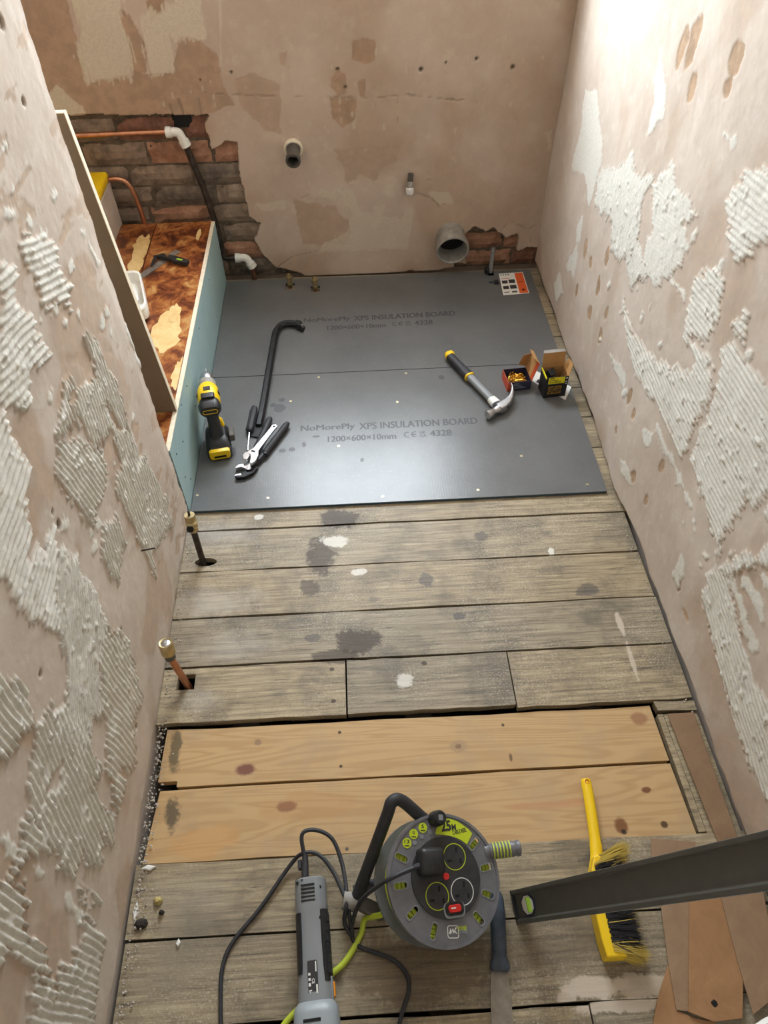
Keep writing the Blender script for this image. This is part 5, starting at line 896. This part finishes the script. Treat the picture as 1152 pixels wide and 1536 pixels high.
def mtext(s, x, y, w, h): v4, f4 = text_geo(s, w, h, .02); MB(Mm @ T(x, -y, .0591) @ rotz(-math.pi/2)).add(v4, f4).build('printed_text', 'white_print', pl2)
mtext('CE', -.004, .170, .008, .005)
for x, y, w, h in ((.004, .152, .0022, .016), (.0045, .186, .003, .013), (-.008, .163, .004, .004), (-.008, .171, .004, .004), (-.008, .179, .004, .005), (-.007, .188, .005, .0022), (-.008, .190, .0015, .004)): MB(Mm).box((x, -y, .0590), (w, h, .0006)).build('plate_print', 'white_print', pl2)
MB(Mm).b2((.026, -.205, .026), (.0325, -.168, .048)).build('switch_guard', 'tool_grey', mt_, bev=.003); MB(Mm).b2((.030, -.200, .030), (.0355, -.176, .044)).build('slide_switch', 'orange_plastic', mt_, bev=.0025)
MB(Mm).box((-.006, -.232, .0707), (.030, .005, .002)).build('vent_slot', 'black', mt_); MB(Mm).cyl((.020, -.248, .066), (.020, -.248, .0715), .0042, n=12).build('screw_hole', 'black', mt_)
v_, f_ = flat_curve([rrect(.040, .034, .006)], .001); MB(Mm).add(v_, f_, T(-.010, -.258, .0714)).build('clamp_recess', 'dark_grey_plastic', mt_); MB(Mm).b2((-.022, -.272, .072), (.002, -.248, .0745)).build('clamp_lever', 'tool_grey', mt_, bev=.002)
MB(Mm).b2((.033, -.262, .03), (.040, -.226, .052)).build('side_lug', 'tool_light', mt_, bev=.003)
MB(Mm).lathe([(.018, 0), (.018, .02), (.012, .024)], 16, T(0, -.318, .0) @ T(0, 0, .006)).build('spindle', 'dark_steel', mt_); MB(Mm).b2((-.015, -.40, .004), (.015, -.31, .0055)).build('saw_blade', 'blade', mt_)
MB(Mm).tube([(-.010, .004, .028), (-.009, .03, .028), (-.008, .046, .029)], [.0075, .0068, .0055], 10).build('cord_boot', 'rubber', mt_, smooth=True); MB(Mm).b2((-.024, .022, .012), (-.016, .040, .026)).build('cord_clip', 'rubber', mt_, bev=.002)
cz = .005
cord = [(*(Mm @ Vector((-.009, .038, .029))),), (0.3392, -0.9112, 0.04), (0.366, -0.9038, 0.04), (0.3992, -0.9209, 0.035), (0.4182, -0.9671, 0.03), (0.4267, -1.0239, 0.04), (0.4252, -1.0502, 0.045), (0.4209, -1.0707, 0.02), (0.434, -1.0888, 0.012), (0.4305, -1.0586, 0.03), (0.4264, -1.0378, 0.04), (0.401, -0.9819, 0.03), (0.3721, -0.9483, 0.03), (0.3415, -0.944, 0.03), (0.3147, -0.9587, 0.012), (0.2593, -1.0298, 0.006), (0.2095, -1.0857, 0.005), (0.193, -1.1259, 0.005), (0.1941, -1.1776, 0.005), (0.2006, -1.2367, 0.005)]
MB().tube(spline(cord, 6), .0041, 8).build('cord', 'rubber', mt_, smooth=True)
pu, pv = fp(545, 512); Mp = MF @ T(pu, pv, .006) @ rotz(.05)
plg = MB(Mp).loft([[(x*s, y*s, z) for x, y in rrect(.048, .046, .008)] for s, z in ((1, 0), (1, .016), (.9, .022), (.7, .026))]).build('plug', 'black_plastic', mt_, smooth=True)
MB(Mp).tube([(-.022, -.006, .010), (-.034, -.009, .010)], [.006, .0045], 8).build('plug_sleeve', 'rubber', plg, smooth=True)
pc = [tuple(Mp @ Vector((-.030, -.008, .010))), (0.5099, -1.0353, 0.17), (0.4791, -1.0413, 0.13), (0.4542, -1.0483, 0.08), (0.4379, -1.0658, 0.03), (0.4326, -1.0858, 0.008), (0.4433, -1.1059, 0.006), (0.4728, -1.1185, 0.006), (0.5093, -1.1335, 0.006), (0.5323, -1.158, 0.006), (0.534, -1.1839, 0.006), (0.5195, -1.2161, 0.006), (0.5063, -1.254, 0.006)]
MB().tube(spline(pc, 6), .0041, 8).build('cord', 'rubber', mt_, smooth=True)

# ------------------------------------------------------------------ scraper knife
sk_ = thing('scraper_knife', (.70, -1.15, 0), 'broad steel scraper with a dusty navy handle beside the cable reel', 'scraper')
Ms = frame((.7035, -1.163, .0), y=(.012, .12, 0), z=(0, 0, 1))
def ss(y, w, h, cz=.014): return [(a, y, cz+b) for a, b in rrect(w, h, min(w, h)*.45, 4)]
MB(Ms).loft([ss(.0, .030, .016, .010), ss(.004, .037, .020, .0115), ss(.012, .036, .021, .012), ss(.024, .027, .021, .012), ss(.05, .028, .024, .0135), ss(.09, .030, .026, .0145), ss(.12, .027, .024, .0135), ss(.132, .018, .016, .0125)]).build('handle', 'navy_grip', sk_, smooth=True)
MB(Ms).ball((0, .020, .020), (.006, .014, .004)).build('thumb_rest', 'navy_grip', sk_, smooth=True)
MB(Ms).prism([(-.015, .006), (.015, .006), (.018, -.03), (.021, -.13), (-.021, -.13), (-.018, -.03)], .0012, .0032).build('blade', 'blade', sk_)

# ------------------------------------------------------------------ yellow hand brush
hb = thing('hand_brush', (.92, -1.0, 0), 'yellow plastic hand brush lying on its side under the black level', 'brush')
ctr = [(.9425, -.825, .012), (.9395, -.87, .013), (.934, -.93, .014), (.928, -.975, .015), (.918, -1.005, .018)]
MB().tube(spline(ctr, 5), [.010]+[.0112]*12+[.0125]*8, 12, [.75]*21).build('handle', 'yellow_plastic', hb, smooth=True)
MB().loft([[(x0, y, z) for x0, z in ((xa, .001), (xb, .001), (xb, .045), (xa, .045))] for y, xa, xb in ((-.985, .914, .930), (-1.01, .903, .925), (-1.06, .892, .914), (-1.13, .893, .914), (-1.158, .896, .935))]).build('brush_block', 'yellow_plastic', hb, bev=.003)
MB().b2((.898, -1.1585, .001), (.945, -1.15, .030)).build('block_toe', 'yellow_plastic', hb, bev=.002)
MB().lathe([(.005, 0), (.005, .0008), (.0035, .0008), (.003, 0)], 12, T(.9422, -.832, .0200)).build('hanging_eye', 'orange_plastic', hb)
rd = random.Random(21); mb_, mk_ = MB(), MB()
def bristle(m, p, q, r):
    p = Vector(p); q = Vector(q); d = (q-p).normalized(); u = d.orthogonal().normalized()*r; w = d.cross(u)
    mid = (p+q)/2+Vector((rd.uniform(-.002, .002), rd.uniform(-.003, .003), rd.uniform(-.002, .002))); o = len(m.v)
    m.v += [p+u, p-u*.5+w*.87, p-u*.5-w*.87, mid+u*.8, mid+(-u*.5+w*.87)*.8, mid+(-u*.5-w*.87)*.8, q]
    m.f += [[o+i for i in f] for f in ((0, 1, 4, 3), (1, 2, 5, 4), (2, 0, 3, 5), (3, 4, 6), (4, 5, 6), (5, 3, 6))]
for k in range(3600):
    y = rd.uniform(-1.150, -.985); z = rd.uniform(.004, .046); outer = y < -1.136 or y > -1.003 or rd.random() < .05
    xb = .914+(.014 if y > -1.0 else 0); L2 = rd.uniform(.052, .066); fan = (y+1.068)/.083
    L2 *= .92 if not outer else 1.0; q = (xb+L2, y+fan*.016+rd.gauss(0, .006), max(.002, z+(z-.022)*.35+rd.gauss(0, .003)))
    bristle(mb_ if outer else mk_, (xb-.004, y, z), q, .001)
tag(mk_.build('black_bristles', 'bristle_black', hb), kind='stuff'); tag(mb_.build('tan_bristles', 'bristle_tan', hb), kind='stuff')

# ------------------------------------------------------------------ spirit level leaning on the right wall
sl1 = thing('spirit_level', (.757, -1.058, 0), 'long black aluminium spirit level leaning up against the right wall', 'spirit level')
LA = Vector((.757, -1.058, .003)); LBt = Vector((1.214, -1.352, 1.80)); la = (LBt-LA).normalized(); LL = (LBt-LA).length
Mlv = frame(LA, x=la, y=(-.10, 1, .16))      # x along the level, y across its broad face, z its thickness
def lvsec(x): return [(x, y, z) for y, z in ((-.029, -.011), (-.029, .011), (-.022, .011), (-.020, .006), (.020, .006), (.022, .011), (.029, .011), (.029, -.011), (.022, -.011), (.020, -.006), (-.020, -.006), (-.022, -.011))]
MB(Mlv).loft([lvsec(.004), lvsec(LL)]).build('beam', 'level_body', sl1, bev=.001)
MB(Mlv).b2((-.001, -.0295, -.0115), (.006, .0295, .0115)).build('end_cap', 'black_plastic', sl1, bev=.001)
MB(Mlv).b2((.006, -.0297, -.010), (LL, -.0290, .010)).build('lit_milled_edge', 'tool_light', sl1)  # milled edge in pale grey, standing in for the light it reflects
for sgn in (1, -1):
    oct_ = [(.062+.026*math.cos(a)*1.0, .0165*math.sin(a)) for a in [math.radians(22.5+45*k) for k in range(8)]]
    vwn = MB(Mlv).prism(oct_, sgn*.0055, sgn*.0085).build('vial_window', 'white_plastic', sl1); MB(Mlv).cyl((.072, -.012, sgn*.0082), (.072, .012, sgn*.0082), .006, n=10).build('vial', 'green_vial', vwn)
    v_, f_ = flat_curve([[(.062+(x-.062)*1.25, y*1.18) for x, y in oct_], oct_], .001); MB(Mlv).add(v_, f_, T(0, 0, sgn*.0068)).build('window_rim', 'box_navy', vwn)

# ------------------------------------------------------------------ hardboard offcuts and white bucket
def strip(px, z, mat, label, th=.0032):
    return tag(MB().prism(px, z, z+th).build('hardboard_strip', mat, bev=.0006), label, 'hardboard')
strip([(1.167, -.684), (1.228, -.684), (1.226, -1.0), (1.185, -1.0)], .0005, 'hardboard_c', 'brown hardboard strip lying along the right wall beside the pine boards')
strip([(1.0192, -1.1638), (1.0107, -1.2403), (1.0359, -1.2515), (1.0715, -1.2594), (1.046, -1.298), (0.9423, -1.2921), (0.9791, -1.2215)], .0008, 'hardboard_b', 'orange-brown hardboard offcut at the bottom of the pile')
strip([(1.048, -0.9499), (1.1368, -0.9616), (1.0963, -1.0652), (1.0294, -1.2423), (1.0075, -1.2391), (1.0151, -1.1689), (1.032, -1.065), (1.0377, -0.9889)], .0042, 'hardboard_a', 'narrow pinkish hardboard strip whose end lies by the yellow brush')
strip([(1.1079, -1.0076), (1.1544, -0.9979), (1.1509, -1.0596), (1.1397, -1.2053), (1.1183, -1.258), (1.0662, -1.2599), (1.0266, -1.243)], .0078, 'hardboard_b', 'tan textured hardboard strip with a dark nail stain')
o = strip([(1.1531, -0.9987), (1.2402, -0.9975), (1.2353, -1.0534), (1.2191, -1.1349), (1.1783, -1.2342), (1.1376, -1.2545), (1.1408, -1.1704)], .0114, 'hardboard_a', 'wide brown hardboard strip lying topmost against the right wall')
nst = flat_curve([blob((1.0771, -1.2334), .0055, 12, .2, 3)])
for o in bpy.data.objects:
    if o.get('label', '').startswith('tan textured'): MB().add(*nst, T(0, 0, .01125)).build('nail_stain', 'black', o)
bk = thing('bucket', (1.085, -1.42, 0), 'white plastic bucket standing by the hardboard strips', 'bucket')
MB(T(1.085, -1.42, .001)).lathe([(.10, 0), (.108, .004), (.135, .27), (.145, .272), (.146, .29), (.140, .296), (.131, .292), (.106, .01), (.001, .008)], 40).build('pail', 'white_plastic', bk, smooth=True)
hp = [(1.085+.147*math.cos(a), -1.42+.10*math.sin(a)-.05, .25-.06*math.sin(a)*0-.10*abs(math.sin(a))) for a in [math.pi+math.pi*k/12 for k in range(13)]]
MB().tube(hp, .003, 8).build('handle', 'steel', bk, smooth=True)

# ------------------------------------------------------------------ plaster crumbs along the foot of the left wall
rd = random.Random(77)
def crumb(m, c, r):
    vs_ = [(c[0]+r*rd.uniform(.5, 1)*dx, c[1]+r*rd.uniform(.5, 1)*dy, c[2]+r*rd.uniform(.3, .7)*dz) for dx, dy, dz in ((1, 0, 0), (-1, 0, 0), (0, 1, 0), (0, -1, 0), (0, 0, 1), (0, 0, -.5))]
    m.add(vs_, [(0, 2, 4), (2, 1, 4), (1, 3, 4), (3, 0, 4), (2, 0, 5), (1, 2, 5), (3, 1, 5), (0, 3, 5)])
m = MB()
for k in range(420):
    y = rd.uniform(-1.25, -.62); crumb(m, (abs(rd.gauss(.0, .012))+.004+(.006 if y < -.93 else 0), y, .001+rd.uniform(-.004, .006)), rd.uniform(.001, .0045))
for k in range(160):
    y = rd.uniform(-.6, -.02); crumb(m, (abs(rd.gauss(0, .012))+.004, y, .001), rd.uniform(.001, .0035))
for k in range(140): crumb(m, (1.228-abs(rd.gauss(0, .008)), rd.uniform(-.9, .0), .001), rd.uniform(.001, .0035))
for k in range(160): crumb(m, (rd.uniform(.03, 1.1), rd.uniform(-1.22, -.05), .0006), rd.uniform(.0006, .0018))
tag(m.build('plaster_crumbs', 'rubble'), 'pale plaster crumbs scattered along the foot of the wall', 'rubble', kind='stuff')
MT['yellow_stone'] = simple('yellow_plaster_lump', srgb(190, 172, 110), .95, 0, .2, 80)
for nm, p, s, mt, lab in (('plaster_chip', (0.0288, -0.9451), (.016, .007), 'white_paper', 'white flat plaster chip beside the pine board end'), ('plaster_lump', (0.0567, -1.0074), (.010, .008), 'yellow_stone', 'yellowish plaster lump on the grey floorboard'), ('dirt_lump', (0.0661, -1.0278), (.006, .005), 'void', 'small dark dirt lump below the yellowish plaster lump'), ('plaster_flake', (0.0153, -1.0237), (.006, .022), 'white_paper', 'long white plaster flake at the foot of the left wall'), ('plaster_flake', (0.1052, -1.0821), (.005, .008), 'white_paper', 'thin white plaster flake near the joint of two grey floorboards'), ('dust_ball', (0.0293, -1.0464), (.014, .010), 'void', 'dark dust ball at the foot of the left wall')):
    m = MB(); n = 9; a0 = rd.uniform(0, 3); sq = 4 if mt == 'white_paper' else 9
    secs = [[(p[0]+s[0]*k_*math.cos(a0+6.283*i/sq)*rj, p[1]+s[1]*k_*math.sin(a0+6.283*i/sq)*rj, z) for i, rj in enumerate([rd.uniform(.8, 1.1) for _ in range(sq)])] for k_, z in ((.9, .0006), (1, .002), (.8, .0045 if sq == 4 else .008), (.4, .005 if sq == 4 else .011))]
    tag(m.loft(secs).build(nm, mt), lab, 'debris')
